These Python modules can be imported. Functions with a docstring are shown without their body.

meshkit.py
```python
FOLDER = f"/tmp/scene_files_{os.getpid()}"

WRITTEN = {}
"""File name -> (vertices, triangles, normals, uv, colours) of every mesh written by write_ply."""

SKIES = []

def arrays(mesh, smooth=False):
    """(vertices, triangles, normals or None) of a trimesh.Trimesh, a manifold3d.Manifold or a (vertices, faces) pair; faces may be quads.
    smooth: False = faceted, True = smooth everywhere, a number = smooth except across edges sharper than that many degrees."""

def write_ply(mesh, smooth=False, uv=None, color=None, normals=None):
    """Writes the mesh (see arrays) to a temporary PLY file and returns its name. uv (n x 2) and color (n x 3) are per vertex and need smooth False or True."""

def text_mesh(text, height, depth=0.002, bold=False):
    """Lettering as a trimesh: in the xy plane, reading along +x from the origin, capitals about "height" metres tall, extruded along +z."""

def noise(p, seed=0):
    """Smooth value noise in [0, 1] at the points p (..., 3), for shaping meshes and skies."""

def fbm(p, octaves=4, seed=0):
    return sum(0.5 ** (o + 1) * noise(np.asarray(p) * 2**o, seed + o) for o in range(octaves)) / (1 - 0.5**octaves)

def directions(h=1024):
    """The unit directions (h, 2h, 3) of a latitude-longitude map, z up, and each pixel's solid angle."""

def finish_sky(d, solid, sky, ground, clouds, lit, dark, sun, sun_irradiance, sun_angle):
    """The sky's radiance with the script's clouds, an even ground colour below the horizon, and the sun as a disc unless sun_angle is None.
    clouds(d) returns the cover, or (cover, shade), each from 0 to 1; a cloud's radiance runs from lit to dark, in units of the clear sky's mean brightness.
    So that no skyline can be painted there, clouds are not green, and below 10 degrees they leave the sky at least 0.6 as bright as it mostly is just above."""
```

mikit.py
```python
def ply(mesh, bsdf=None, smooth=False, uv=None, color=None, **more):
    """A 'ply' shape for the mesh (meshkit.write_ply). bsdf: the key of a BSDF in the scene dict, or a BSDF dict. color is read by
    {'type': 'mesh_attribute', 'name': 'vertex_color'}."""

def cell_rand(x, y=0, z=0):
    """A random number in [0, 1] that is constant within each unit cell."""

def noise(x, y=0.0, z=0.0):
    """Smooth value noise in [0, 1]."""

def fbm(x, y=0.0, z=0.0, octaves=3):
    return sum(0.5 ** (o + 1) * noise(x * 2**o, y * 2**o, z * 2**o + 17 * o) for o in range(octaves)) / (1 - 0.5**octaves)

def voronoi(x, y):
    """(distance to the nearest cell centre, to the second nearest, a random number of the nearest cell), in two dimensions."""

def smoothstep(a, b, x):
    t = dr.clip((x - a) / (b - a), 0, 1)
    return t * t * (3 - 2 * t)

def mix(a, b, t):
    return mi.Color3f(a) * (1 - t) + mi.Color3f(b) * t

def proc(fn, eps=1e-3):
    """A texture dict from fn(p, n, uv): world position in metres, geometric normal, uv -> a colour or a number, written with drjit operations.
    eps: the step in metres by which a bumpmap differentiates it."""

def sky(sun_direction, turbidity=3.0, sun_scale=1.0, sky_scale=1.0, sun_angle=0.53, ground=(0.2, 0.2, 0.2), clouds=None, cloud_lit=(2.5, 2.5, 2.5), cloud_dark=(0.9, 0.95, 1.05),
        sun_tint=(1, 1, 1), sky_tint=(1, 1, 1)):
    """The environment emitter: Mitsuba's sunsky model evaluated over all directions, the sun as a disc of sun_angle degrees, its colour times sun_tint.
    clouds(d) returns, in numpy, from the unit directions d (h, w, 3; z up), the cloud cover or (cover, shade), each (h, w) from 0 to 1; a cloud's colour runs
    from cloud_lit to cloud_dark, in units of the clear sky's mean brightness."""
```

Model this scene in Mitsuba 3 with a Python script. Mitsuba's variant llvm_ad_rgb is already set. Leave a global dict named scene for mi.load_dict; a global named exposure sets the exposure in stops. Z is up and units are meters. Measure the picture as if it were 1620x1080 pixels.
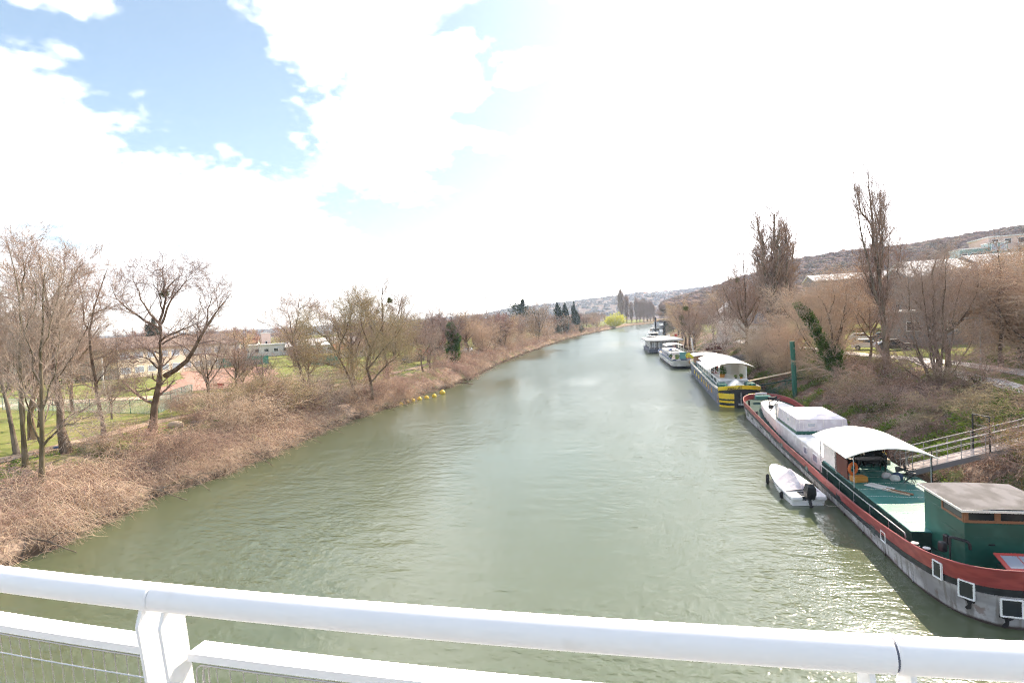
import math, random
import numpy as np, trimesh, manifold3d, shapely
from shapely.geometry import Polygon
import drjit as dr
import mitsuba as mi
import mikit, meshkit
from mikit import noise, fbm, smoothstep, mix, proc

# world: x to the right across the river, y upstream along it, z up, water at z = 0
scene, labels = {}, {}
T = mi.ScalarTransform4f

# ------------------------------------------------------------------ camera
YAW, PITCH, ROLL, EYE = 12.99, 1.907, 2.8, 10.8
_a, _p, _r = np.radians([YAW, PITCH, ROLL])
FWD = np.array([-np.sin(_a)*np.cos(_p), np.cos(_a)*np.cos(_p), -np.sin(_p)])
_R0 = np.array([np.cos(_a), np.sin(_a), 0]); _U0 = np.cross(_R0, FWD)
UP = _U0*np.cos(_r) + _R0*np.sin(_r)
scene['camera'] = {'type': 'perspective', 'fov': 83.97, 'fov_axis': 'x', 'near_clip': 0.05, 'far_clip': 9000.0,
                   'to_world': T().look_at(origin=[0, 0, EYE], target=(np.array([0, 0, EYE]) + FWD).tolist(), up=UP.tolist())}

# ------------------------------------------------------------------ sun and sky
SUN_AZ, SUN_EL = 26.0, 38.5
def direction(az, el):
    a, e = np.radians([az, el])
    return np.array([np.sin(a)*np.cos(e), np.cos(a)*np.cos(e), np.sin(e)])
def clouds(d):
    az = np.degrees(np.arctan2(d[..., 0], d[..., 1])); el = np.degrees(np.arcsin(np.clip(d[..., 2], -1, 1)))
    # a flat cloud layer seen from below gives the noise its perspective
    k = 1/(np.maximum(d[..., 2], 0) + 0.22)
    q = np.stack([d[..., 0]*k, d[..., 1]*k, np.zeros_like(az)], -1)
    n = meshkit.fbm(q*5.0 + 7.3, 6, seed=3); n2 = meshkit.fbm(q*16 + 2.0, 5, seed=9)
    n3 = meshkit.fbm(q*38 + 5.0, 4, seed=17)
    wob = (n - .5)*1.5 + (n2 - .5)*1.1 + (n3 - .5)*.5
    def blob(a, e, ra, re, s=1.0):
        da = (az - a + 180) % 360 - 180
        return s*(1 - np.sqrt((da/ra)**2 + ((el - e)/re)**2))
    open_sky = np.maximum.reduce([blob(-42, 21.5, 17, 10), blob(-52, 23.5, 10, 4.5), blob(-11, 22, 13, 9), blob(-9, 14.5, 14, 9), blob(0, 18, 10, 10, .6),
                                  blob(-21, 11.5, 12, 4.5), blob(-36, 9.0, 16, 2.2, .8), blob(-50, 8.9, 9, 1.6, .7)])
    puffs = np.maximum.reduce([blob(-29, 27, 7.5, 4.5), blob(-24, 18.5, 8, 6), blob(-19, 23, 5, 4), blob(-54, 14.5, 8.5, 8), blob(-43, 10.6, 11, 5),
                               blob(-34, 9.5, 7, 2.0), blob(-12, 16.5, 4, 1.5, .45), blob(-11, 23.6, 3.5, 1.5, .5), blob(-50.5, 26, 4.5, 1.6, .7), blob(-47.2, 17.7, .9, .6, .05)])
    far = (np.abs((az + 15 + 180) % 360 - 180) > 75) | (el > 40)
    general = smoothstep_np(.47, .62, n)
    veil = smoothstep_np(.22, -.12, open_sky + .22*wob)            # thin white veil everywhere but the openings
    c = np.maximum(veil, smoothstep_np(-.10, .50, puffs + .80*wob))
    c = np.maximum(c, .05 + .10*smoothstep_np(-30, 4, az)*(np.abs(az) < 80))
    c = np.maximum(c, smoothstep_np(9, 4, el))
    w = smoothstep_np(50, 80, np.abs((az + 12 + 180) % 360 - 180))
    w = np.maximum(w, smoothstep_np(32, 46, el))
    c = c*(1 - w) + general*w
    under = smoothstep_np(.45, .75, n)*smoothstep_np(.5, .9, c)
    away = 1 - np.exp(-(np.degrees(np.arccos(np.clip(d @ direction(SUN_AZ, SUN_EL), -1, 1)))/42)**1.3)   # clouds are brightest towards the sun
    return np.clip(c, 0, 1), np.clip(away*.88 + .12*under, 0, 1)
def smoothstep_np(a, b, x):
    t = np.clip((x - a)/(b - a), 0, 1)
    return t*t*(3 - 2*t)
scene['sky'] = mikit.sky(direction(SUN_AZ, SUN_EL), turbidity=3, sky_scale=.92, clouds=clouds, cloud_lit=(8.2, 8.4, 9.2), cloud_dark=(1.9, 1.92, 2.05), sky_tint=(1.10, 1.05, .97), ground=(.12, .12, .08), sun_tint=(.97, 1.0, 1.09))
exposure = 2.88

# ------------------------------------------------------------------ helpers
def numbered(key, table):
    if key not in table: return key
    i = 1
    while f'{key}_{i:03d}' in table: i += 1
    return f'{key}_{i:03d}'
_used = {}
def reserve(key):
    k = numbered(key, _used); _used[k] = 1
    return k
def thing(name, label, category=None, group=None, kind=None):
    k = reserve(name); L = {'label': label}
    if category: L['category'] = category
    if group: L['group'] = group
    if kind: L['kind'] = kind
    labels[k] = L
    return k
def put(key, mesh, bsdf, smooth=30, **more):
    if isinstance(mesh, list): mesh = trimesh.util.concatenate(mesh)
    scene[key] = mikit.ply(mesh, 'mat_' + bsdf, smooth, **more)
    return key
def solo(name, mesh, bsdf, label, category=None, group=None, kind=None, smooth=30):
    return put(thing(name, label, category, group, kind), mesh, bsdf, smooth)
def part(parent, name, mesh, bsdf, smooth=30, label=None, kind=None):
    k = reserve(parent + '__' + name)
    if label: labels.setdefault(k, {})['label'] = label
    if kind: labels.setdefault(k, {})['kind'] = kind
    return put(k, mesh, bsdf, smooth)
def structure(name, mesh, bsdf, label, smooth=True):
    return solo(name, mesh, bsdf, label, kind='structure', smooth=smooth)
def place(proto, name, label, category, group=None, at=(0, 0, 0), rz=0, s=1.0, sz=None):
    """a copy of a thing built at the origin: proto is a list of (part path, ply dict)"""
    k = thing(name, label, category, group)
    m = T().translate(list(map(float, at))).rotate([0, 0, 1], float(rz)).scale([float(s), float(s), float(sz or s)])
    for path, shape in proto:
        kk = reserve(k + '__' + path) if path else k
        scene[kk] = {**shape, 'to_world': m}
    return k
def proto_part(path, mesh, bsdf, smooth=30):
    if isinstance(mesh, list): mesh = trimesh.util.concatenate(mesh)
    return (path, mikit.ply(mesh, 'mat_' + bsdf, smooth))

def box(x0, x1, y0, y1, z0, z1, bev=0.0):
    if bev <= 0:
        m = trimesh.creation.box((x1 - x0, y1 - y0, z1 - z0))
    else:
        b = min(bev, .45*min(x1 - x0, y1 - y0, z1 - z0)); hx, hy, hz = (x1 - x0)/2, (y1 - y0)/2, (z1 - z0)/2
        pts = [(sx*(hx - b*(a != 0)), sy*(hy - b*(a != 1)), sz*(hz - b*(a != 2))) for a in range(3) for sx in (-1, 1) for sy in (-1, 1) for sz in (-1, 1)]
        m = trimesh.convex.convex_hull(np.array(pts))
    m.apply_translation(((x0 + x1)/2, (y0 + y1)/2, (z0 + z1)/2))
    return m
def obox(c, sx, sy, sz, rz=0, bev=0.0, rx=0, ry=0):
    """box of size sx sy sz centred on c, turned rz degrees about z"""
    m = box(-sx/2, sx/2, -sy/2, sy/2, -sz/2, sz/2, bev)
    for ang, ax in ((rx, (1, 0, 0)), (ry, (0, 1, 0)), (rz, (0, 0, 1))):
        if ang: m.apply_transform(trimesh.transformations.rotation_matrix(math.radians(ang), ax))
    m.apply_translation(c)
    return m
def tubes(P, R, sides=5, cap=False):
    """polylines P (n, k, 3) with radii R (n, k) as tubes"""
    P = np.asarray(P, float); R = np.asarray(R, float); n, k, _ = P.shape
    t = np.empty_like(P)
    t[:, 1:-1] = P[:, 2:] - P[:, :-2]; t[:, 0] = P[:, 1] - P[:, 0]; t[:, -1] = P[:, -1] - P[:, -2]
    t /= np.linalg.norm(t, axis=2, keepdims=True) + 1e-12
    m = t.mean(1, keepdims=True)
    ref = np.where(np.abs(m[..., 2:]) < .8, [0, 0, 1.0], [1.0, 0, 0])
    a = np.cross(t, ref); a /= np.linalg.norm(a, axis=2, keepdims=True) + 1e-12
    b = np.cross(t, a)
    ang = np.arange(sides)*2*np.pi/sides
    V = P[:, :, None] + R[:, :, None, None]*(np.cos(ang)[:, None]*a[:, :, None] + np.sin(ang)[:, None]*b[:, :, None])
    base = (np.arange(n)*k*sides)[:, None, None]
    i, j = np.meshgrid(np.arange(k - 1), np.arange(sides), indexing='ij')
    q = np.stack([i*sides + j, (i + 1)*sides + j, (i + 1)*sides + (j + 1) % sides, i*sides + (j + 1) % sides], -1).reshape(1, -1, 4) + base
    q = q.reshape(-1, 4); F = [q[:, [0, 1, 2]], q[:, [0, 2, 3]]]
    V = V.reshape(-1, 3)
    if cap:
        for e in (0, k - 1):
            f = np.array([[0, s, s + 1] if e else [0, s + 1, s] for s in range(1, sides - 1)])
            F.append((f[None] + (base + e*sides)).reshape(-1, 3))
    return trimesh.Trimesh(V, np.vstack(F), process=False)
def tube(pts, r, sides=8, cap=True):
    pts = np.asarray(pts, float); r = np.broadcast_to(r, (len(pts),))
    return tubes(pts[None], r[None], sides, cap)
def bend(pts, n=5, rad=.1):
    """a polyline with its corners rounded"""
    pts = [np.asarray(p, float) for p in pts]; out = [pts[0]]
    for a, b, c in zip(pts, pts[1:], pts[2:]):
        u, v = a - b, c - b; lu, lv = np.linalg.norm(u), np.linalg.norm(v); d = min(rad, lu*.45, lv*.45)
        p, q = b + u/lu*d, b + v/lv*d
        out += [(1 - t)**2*p + 2*t*(1 - t)*b + t*t*q for t in np.linspace(0, 1, n)]
    return np.array(out + [pts[-1]])
def spikes(P0, D, R):
    """thin three-sided cones from P0 along D (n, 3)"""
    n = len(P0); t = D/(np.linalg.norm(D, axis=1, keepdims=True) + 1e-12)
    ref = np.where(np.abs(t[:, 2:]) < .8, [0, 0, 1.0], [1.0, 0, 0]); a = np.cross(t, ref); a /= np.linalg.norm(a, axis=1, keepdims=True) + 1e-12; b = np.cross(t, a)
    R = np.broadcast_to(R, (n,))[:, None]
    ang = np.arange(3)*2*np.pi/3
    ring = [P0 + R*(np.cos(w)*a + np.sin(w)*b) for w in ang]
    V = np.stack(ring + [P0 + D], 1).reshape(-1, 3)
    f = np.array([[0, 3, 1], [1, 3, 2], [2, 3, 0]])
    return trimesh.Trimesh(V, (f[None] + 4*np.arange(n)[:, None, None]).reshape(-1, 3), process=False)
def leaves(rng, P, size, flat=0.0):
    """a small pointed leaf of two triangles at every point"""
    n = len(P); a = rng.normal(size=(n, 3)); a[:, 2] *= 1 - flat; a /= np.linalg.norm(a, axis=1, keepdims=True)
    r = rng.normal(size=(n, 3)); r[:, 2] *= 1 - flat; b = np.cross(a, np.cross(r, a) + 1e-9); b /= np.linalg.norm(b, axis=1, keepdims=True) + 1e-9
    s = (size*rng.uniform(.6, 1.3, n))[:, None]; c = np.cross(a, b)*.18*s
    V = np.stack([P - a*s*.5, P + b*s*.32 + c, P + a*s*.5, P - b*s*.32 + c], 1).reshape(-1, 3)
    f = np.array([[0, 1, 2], [0, 2, 3]])
    return trimesh.Trimesh(V, (f[None] + 4*np.arange(n)[:, None, None]).reshape(-1, 3), process=False)
def prism(poly, z0, z1):
    m = trimesh.creation.extrude_polygon(Polygon(poly), z1 - z0, engine='earcut'); m.apply_translation((0, 0, z0))
    return m
def xform(m, at=(0, 0, 0), rz=0, rx=0, ry=0):
    m = m.copy()
    for ang, ax in ((rx, (1, 0, 0)), (ry, (0, 1, 0)), (rz, (0, 0, 1))):
        if ang: m.apply_transform(trimesh.transformations.rotation_matrix(math.radians(ang), ax))
    m.apply_translation(at)
    return m
def cyl(c, r, h, sides=16, r2=None):
    r2 = r if r2 is None else r2
    return tube([(c[0], c[1], c[2]), (c[0], c[1], c[2] + h)], [r, r2], sides)
def grid_mesh(V):
    """V (n, m, 3) as a sheet facing along d/dn x d/dm"""
    n, m, _ = V.shape
    i, j = np.meshgrid(np.arange(n - 1), np.arange(m - 1), indexing='ij')
    q = np.stack([i*m + j, (i + 1)*m + j, (i + 1)*m + j + 1, i*m + j + 1], -1).reshape(-1, 4)
    return trimesh.Trimesh(V.reshape(-1, 3), np.vstack([q[:, [0, 1, 2]], q[:, [0, 2, 3]]]), process=False)
def thick_sheet(V, t):
    """a sheet (n, m, 3) given a thickness t downwards"""
    W = V - np.array([0, 0, t]); n, m, _ = V.shape
    parts = [grid_mesh(V), grid_mesh(W[::-1])]
    for A, B in ((V[0], W[0]), (W[-1], V[-1]), (W[:, 0], V[:, 0]), (V[:, -1], W[:, -1])):
        parts.append(grid_mesh(np.stack([A, B], 0)))
    return trimesh.util.concatenate(parts)

# ------------------------------------------------------------------ materials
def rgb(c): return {'type': 'rgb', 'value': list(map(float, c))}
def mat(name, c, rough=.9, spec=None, metal=0.0, clear=0.0):
    if spec is None: d = {'type': 'diffuse', 'reflectance': c if isinstance(c, dict) else rgb(c)}
    else: d = {'type': 'principled', 'base_color': c if isinstance(c, dict) else rgb(c), 'roughness': rough, 'specular': spec, 'metallic': metal, 'clearcoat': clear}
    scene['mat_' + name] = {'type': 'twosided', 'bsdf': d}
    return name
def worn(a, b, sx=2.0, sz=2.0, lo=.35, hi=.7):
    """a base colour that drifts between two tones in patches"""
    return proc(lambda p, n, uv: mix(a, b, smoothstep(lo, hi, fbm(p.x*sx, p.y*sx, p.z*sz, 4))))

mat('bark_grey', worn((.14, .112, .088), (.26, .22, .17), 3, 1.2))
mat('bark_brown', worn((.13, .09, .065), (.22, .165, .12), 4, 1.5))
mat('bark_green', worn((.12, .10, .06), (.23, .19, .13), 3, .8))
for nm, c in dict(twig_brown=(.37, .275, .225), twig_dark=(.29, .215, .19), twig_grey=(.42, .345, .29), twig_olive=(.38, .31, .19), twig_orange=(.55, .425, .325), twig_gold=(.50, .37, .2),
                  twig_red=(.36, .225, .20), twig_tan=(.52, .405, .285), bramble_tan=(.54, .425, .32), bramble_pink=(.42, .295, .24), bramble_dark=(.24, .165, .135),
                  blossom=(.78, .70, .66), leaf_litter=(.46, .31, .235), yellow_twig=(.52, .48, .06), forsythia=(.42, .31, .10)).items():
    mat(nm, c)
def leaf_mat(name, a, b, trans=.35):
    scene['mat_' + name] = {'type': 'principledthin', 'base_color': worn(a, b, 2.5, 2.5), 'roughness': .5, 'diff_trans': trans*2, 'spec_trans': 0.0, 'eta': 1.35}
leaf_mat('leaf_ivy', (.055, .125, .022), (.125, .205, .045))
leaf_mat('leaf_ground', (.11, .19, .03), (.22, .30, .06))
leaf_mat('leaf_conifer', (.03, .055, .03), (.05, .08, .04), .1)
leaf_mat('leaf_yellow', (.55, .56, .05), (.68, .66, .10))
mat('mistletoe', (.16, .17, .05))

mat('white_paint', proc(lambda p, n, uv: mix((.80, .80, .81), (.66, .645, .62), smoothstep(.62, .85, fbm(p.x*14, p.y*14, p.z*14, 4))*.55)), .4, .5)
mat('white_worn', worn((.62, .61, .60), (.78, .77, .76), 1.5, 1.5), .5, .4)
mat('cream', worn((.74, .69, .62), (.80, .77, .72), 1.2, 1.2), .6, .3)
mat('canvas', worn((.78, .76, .70), (.84, .83, .78), 1.5, 1.5), .8, .2)
mat('tarp', worn((.60, .55, .58), (.72, .68, .70), 3, 3), .75, .2)
mat('steel', (.55, .55, .56), .3, .5, .9)
mat('galvanised', worn((.42, .43, .44), (.56, .57, .58), 6, 6), .45, .5, .6)
mat('green_paint', worn((.012, .085, .062), (.022, .115, .088), 1.2, 1.2), .38, .5)
mat('green_dark', worn((.016, .048, .04), (.032, .07, .058), 2.5, 2.5), .8, .12)
mat('green_hatch', worn((.026, .15, .132), (.055, .205, .185), .9, .9), .32, .3)
mat('green_pole', worn((.015, .12, .085), (.03, .15, .11), 2, 1), .45, .4)
mat('red_paint', worn((.24, .035, .035), (.33, .055, .05), 1.6, 5), .42, .5)
mat('red_bright', (.42, .06, .05), .4, .5)
mat('red_dark', (.11, .03, .02), .6, .3)
mat('black_paint', worn((.012, .014, .018), (.03, .032, .036), 2, 2), .45, .4)
mat('rubber', (.02, .02, .022), .7, .2)
mat('yellow_paint', worn((.74, .50, .015), (.80, .58, .03), 2, 2), .42, .5)
mat('buoy_yellow', worn((.62, .42, .03), (.70, .52, .05), 6, 6), .45, .5)
mat('blue_grey', worn((.085, .10, .135), (.13, .145, .185), 1.5, 3), .5, .35)
mat('blue_paint', (.05, .09, .19), .4, .5)
mat('teal_paint', (.10, .28, .30), .5, .4)
mat('orange_paint', (.50, .22, .04), .5, .4)
mat('orange_bright', (.62, .14, .03), .5, .4)
mat('wood_brown', proc(lambda p, n, uv: mix((.20, .09, .045), (.32, .16, .08), fbm(p.x*3 + p.y*3, p.z*40, p.y*4, 3))), .5, .4)
mat('hatch_seam', (.55, .62, .58), .6, .3)
mat('rail_grey', worn((.26, .25, .25), (.40, .39, .39), 5, 5), .5, .4)
mat('tread_grey', worn((.34, .30, .29), (.50, .45, .43), 3, 3))
mat('plank_wood', proc(lambda p, n, uv: mix((.36, .28, .20), (.55, .46, .36), fbm(p.x*6, p.y*2, p.z*20, 3))), .8, .2)
mat('roof_silver', proc(lambda p, n, uv: mix((.035, .035, .042), (.105, .104, .118), smoothstep(.3, .7, fbm(p.x*2.2, p.y*1.3, 0, 5)))), .75, .25)
mat('glass_dark', (.02, .025, .03), .06, .6)
mat('glass_sky', (.30, .34, .40), .08, .7)
mat('rope', (.40, .36, .30))
mat('concrete', worn((.34, .32, .29), (.44, .42, .38), 1, 1))
mat('wall_cream', worn((.60, .52, .42), (.66, .58, .48), .3, .3))
mat('wall_pink', worn((.68, .52, .46), (.72, .58, .52), .3, .3))
mat('wall_white', worn((.66, .65, .63), (.74, .73, .71), .2, .2))
mat('wall_grey', worn((.22, .21, .22), (.30, .29, .29), .2, .2))
mat('roof_white', worn((.72, .71, .70), (.80, .79, .79), .15, .15))
mat('roof_brown', worn((.17, .13, .115), (.23, .18, .155), .4, .4))
mat('roof_tile', worn((.36, .17, .10), (.46, .25, .16), .6, .6))
mat('teal_glass', worn((.16, .26, .25), (.22, .32, .30), .4, .4), .2, .6)
mat('green_net', (.07, .27, .21))
mat('pale_net', (.50, .56, .52))

# dirty grey lower hull: streaks down the plates, rust at the seams, scrapes near the water
def hull_grey(p, n, uv):
    streak = fbm(p.x*7, p.y*7, p.z*.5, 4)
    patch = fbm(p.x*.9, p.y*.9, p.z*1.6, 4)
    c = mix((.26, .25, .26), (.46, .45, .46), smoothstep(.3, .65, patch))
    c = mix(c, (.20, .185, .175), smoothstep(.46, .66, streak)*.85)
    rust = smoothstep(.62, .74, fbm(p.x*3 + 9, p.y*3, p.z*2.4, 4))
    c = mix(c, (.17, .095, .07), rust*.6)
    return mix((.05, .035, .03), c, smoothstep(.05, .16, p.z + (patch - .5)*.12))
mat('hull_grey', proc(hull_grey), .6, .3)

# ------------------------------------------------------------------ terrain
XL = np.array([(-200, -30), (15, -31), (22, -31.2), (38, -32.8), (56, -34), (101, -33.5), (159, -38.7), (330, -42), (520, -30), (700, -12), (900, 40), (1200, 140), (2500, 600)], float)
XR = np.array([(-200, 16), (0, 16), (60, 15.8), (80, 15.8), (110, 14.5), (150, 12.5), (330, 11), (520, 17), (700, 34), (900, 84), (1200, 185), (2500, 660)], float)
def bank_left(y):
    y = np.asarray(y, float)
    return np.interp(y, XL[:, 0], XL[:, 1]) + 1.3*(meshkit.noise(np.stack([y*.16, y*0, y*0], -1), 4) - .5) + .9*(meshkit.noise(np.stack([y*.5, y*0, y*0], -1), 5) - .5)
def bank_right(y):
    y = np.asarray(y, float)
    return np.interp(y, XR[:, 0], XR[:, 1]) + .7*(meshkit.noise(np.stack([y*.2, y*0, y*0], -1), 6) - .5)
def ground_z(x, y):
    x, y = np.broadcast_arrays(np.asarray(x, float), np.asarray(y, float))
    d, e = bank_left(y) - x, x - bank_right(y)
    zl = np.interp(d, [-8, -3, -.3, 0, .35, 1.6, 3.8, 6.5, 9, 300, 900], [-3, -1.5, -.5, .0, .75, 1.45, 2.2, 2.8, 3.0, 3.2, 4])
    zr = np.interp(e, [-8, -3, 0, .8, 8, 10.5, 14, 60, 140, 320, 3000], [-3, -1.5, -.05, .7, 3.9, 4.4, 4.5, 5, 8, 16, 16])
    z = np.where(d > -8, zl, np.where(e > -8, zr, -3.0))
    q = np.stack([x, y, x*0], -1)
    bump = (meshkit.fbm(q*.55, 3, 2) - .5)*1.6
    slope = np.where(d > -8, np.interp(d, [0, 1, 5, 9, 12], [0, .9, .9, .25, .12]), np.where(e > -8, np.interp(e, [0, 1, 8, 11, 14], [0, .8, .7, .15, .06]), 0))
    return z + bump*slope
_off = np.array([0, .25, .5, .8, 1.2, 1.7, 2.2, 2.8, 3.4, 4, 4.6, 5.2, 5.8, 6.4, 7, 8, 9, 10, 11, 12.5, 14, 16, 18, 20, 23, 27, 32, 38, 46, 56, 70, 90, 120, 160, 220, 300, 420, 600, 900, 1500, 2600], float)
_ys = np.concatenate([np.arange(-120, 0, 6), np.arange(0, 90, .6), np.arange(90, 200, 1.5), np.arange(200, 400, 5), np.arange(400, 900, 20), np.arange(900, 3400, 100)])
_Y = np.repeat(_ys[:, None], len(_off)*2 + 6, 1)
_bl, _br = bank_left(_ys)[:, None], bank_right(_ys)[:, None]
_X = np.concatenate([_bl - _off[None, ::-1], _bl + np.array([.6, 3, 8])[None], _br - np.array([8, 3, .6])[None], _br + _off[None]], 1)
_Z = ground_z(_X, _Y)
def ground_colour(p, n, uv):
    f1 = fbm(p.x*.23, p.y*.23, 3.1, 4); f2 = fbm(p.x*1.7, p.y*1.7, 0, 4); f3 = noise(p.x*9, p.y*9, p.z*9)
    litter = mix((.18, .13, .10), (.39, .295, .23), smoothstep(.25, .75, f2*.6 + f3*.4))
    ivy = mix((.06, .09, .02), (.13, .18, .045), f3)
    grass = mix((.145, .175, .05), (.24, .26, .10), f2)
    dry = mix((.24, .21, .09), (.30, .24, .12), f3)
    grass = mix(grass, dry, smoothstep(.50, .72, f1)*.7)
    left = p.x < 0
    bank = mix(litter, ivy, smoothstep(.52, .60, fbm(p.x*.5, p.y*.5, 7.7, 3))*dr.select(left, .55, .75))
    top = dr.select(left, 2.85, 4.25) + (f2 - .5)*.7
    c = mix(bank, grass, smoothstep(top - .12, top + .1, p.z))
    mud = (.055, .042, .032)
    return mix(mud, c, smoothstep(.25, .75, p.z + (f2 - .5)*.4))
mat('ground', proc(ground_colour))
structure('ground', grid_mesh(np.stack([_X, _Y, _Z], -1)[:, ::-1]), 'ground', 'river banks of brown litter and ivy with grass fields behind them')

# murky green river: the surface mirrors the sky, the body of the water is olive silt
def waves(p, n, uv):
    wx, wy = p.x + .5*fbm(p.x*.2, p.y*.2, 0, 2), p.y
    gust = .45 + .85*smoothstep(.3, .7, fbm(p.x*.035 + 4, p.y*.022, 1.0, 3))
    a = fbm(wx*.45 + wy*.12, wy*1.0 - wx*.18, 0.3, 3)*.17
    ridge = lambda v: 1 - dr.abs(2*v - 1)
    b = ridge(noise(wx*.75 - wy*.22, wy*1.9 + wx*.30, 2.3))*.072 + ridge(noise(wx*1.7 + wy*.5, wy*4.1 - wx*.5, 7.1))*.040 + ridge(noise(wx*3.4 - wy*.9, wy*8.2 + wx*.9, 4.4))*.016
    c = fbm(wx*5.2 + wy*1.8, wy*8.5 - wx*1.4, 5.3, 2)*.066
    e = noise(wx*15 + wy*5, wy*22 - wx*4, 1.3)*.024
    calm = 1 - .55*smoothstep(.5, .72, fbm(p.x*.09 + 2, p.y*.03, 5.0, 3))
    return (a + (b + c + e)*calm)*gust
scene['mat_water'] = {'type': 'bumpmap', 'arbitrary': proc(waves, .02), 'scale': 0.6,
                  'bsdf': {'type': 'roughplastic', 'diffuse_reflectance': proc(lambda p, n, uv: mix((.078, .101, .052), (.102, .122, .070), fbm(p.x*.06, p.y*.03, 0, 4))),
                           'int_ior': 1.5, 'alpha': .010, 'distribution': 'ggx', 'nonlinear': False}}
_wy = np.concatenate([np.arange(-120, 400, 10), np.arange(400, 2600, 50)])
_wx = np.linspace(0, 1, 24)
_WX = (np.interp(_wy, XL[:, 0], XL[:, 1]) - 4)[:, None]*(1 - _wx) + (np.interp(_wy, XR[:, 0], XR[:, 1]) + 4)[:, None]*_wx
structure('river', grid_mesh(np.stack([_WX, np.repeat(_wy[:, None], 24, 1), 0*_WX], -1)[:, ::-1]), 'water', 'wide olive green river with rippled surface')

def drape(pts, width, lift=.02, step=1.5, seed=0):
    """a ribbon of ground laid along a line in plan, following the terrain"""
    pts = np.asarray(pts, float); seg = np.linalg.norm(np.diff(pts, axis=0), axis=1); s = np.concatenate([[0], np.cumsum(seg)])
    u = np.linspace(0, s[-1], max(2, int(s[-1]/step))); P = np.stack([np.interp(u, s, pts[:, k]) for k in (0, 1)], -1)
    t = np.gradient(P, axis=0); t /= np.linalg.norm(t, axis=1, keepdims=True); nrm = np.stack([t[:, 1], -t[:, 0]], -1)
    w = width/2*(1 + .25*(meshkit.noise(np.stack([u*.5, u*0 + seed, u*0], -1), 8) - .5))
    k = np.linspace(-1, 1, 7); XY = P[:, None] + nrm[:, None]*(k[None, :, None]*w[:, None, None])
    Z = ground_z(XY[..., 0], XY[..., 1]); Z = .5*Z + .5*Z.mean(1, keepdims=True) + lift + .05*(1 - k[None]**2)
    return grid_mesh(np.concatenate([XY, Z[..., None]], -1)[:, ::-1])
mat('path_dirt', worn((.33, .25, .18), (.46, .37, .28), 1.2, 1.2))
mat('path_gravel', worn((.68, .65, .61), (.78, .76, .73), 2, 2))
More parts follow.
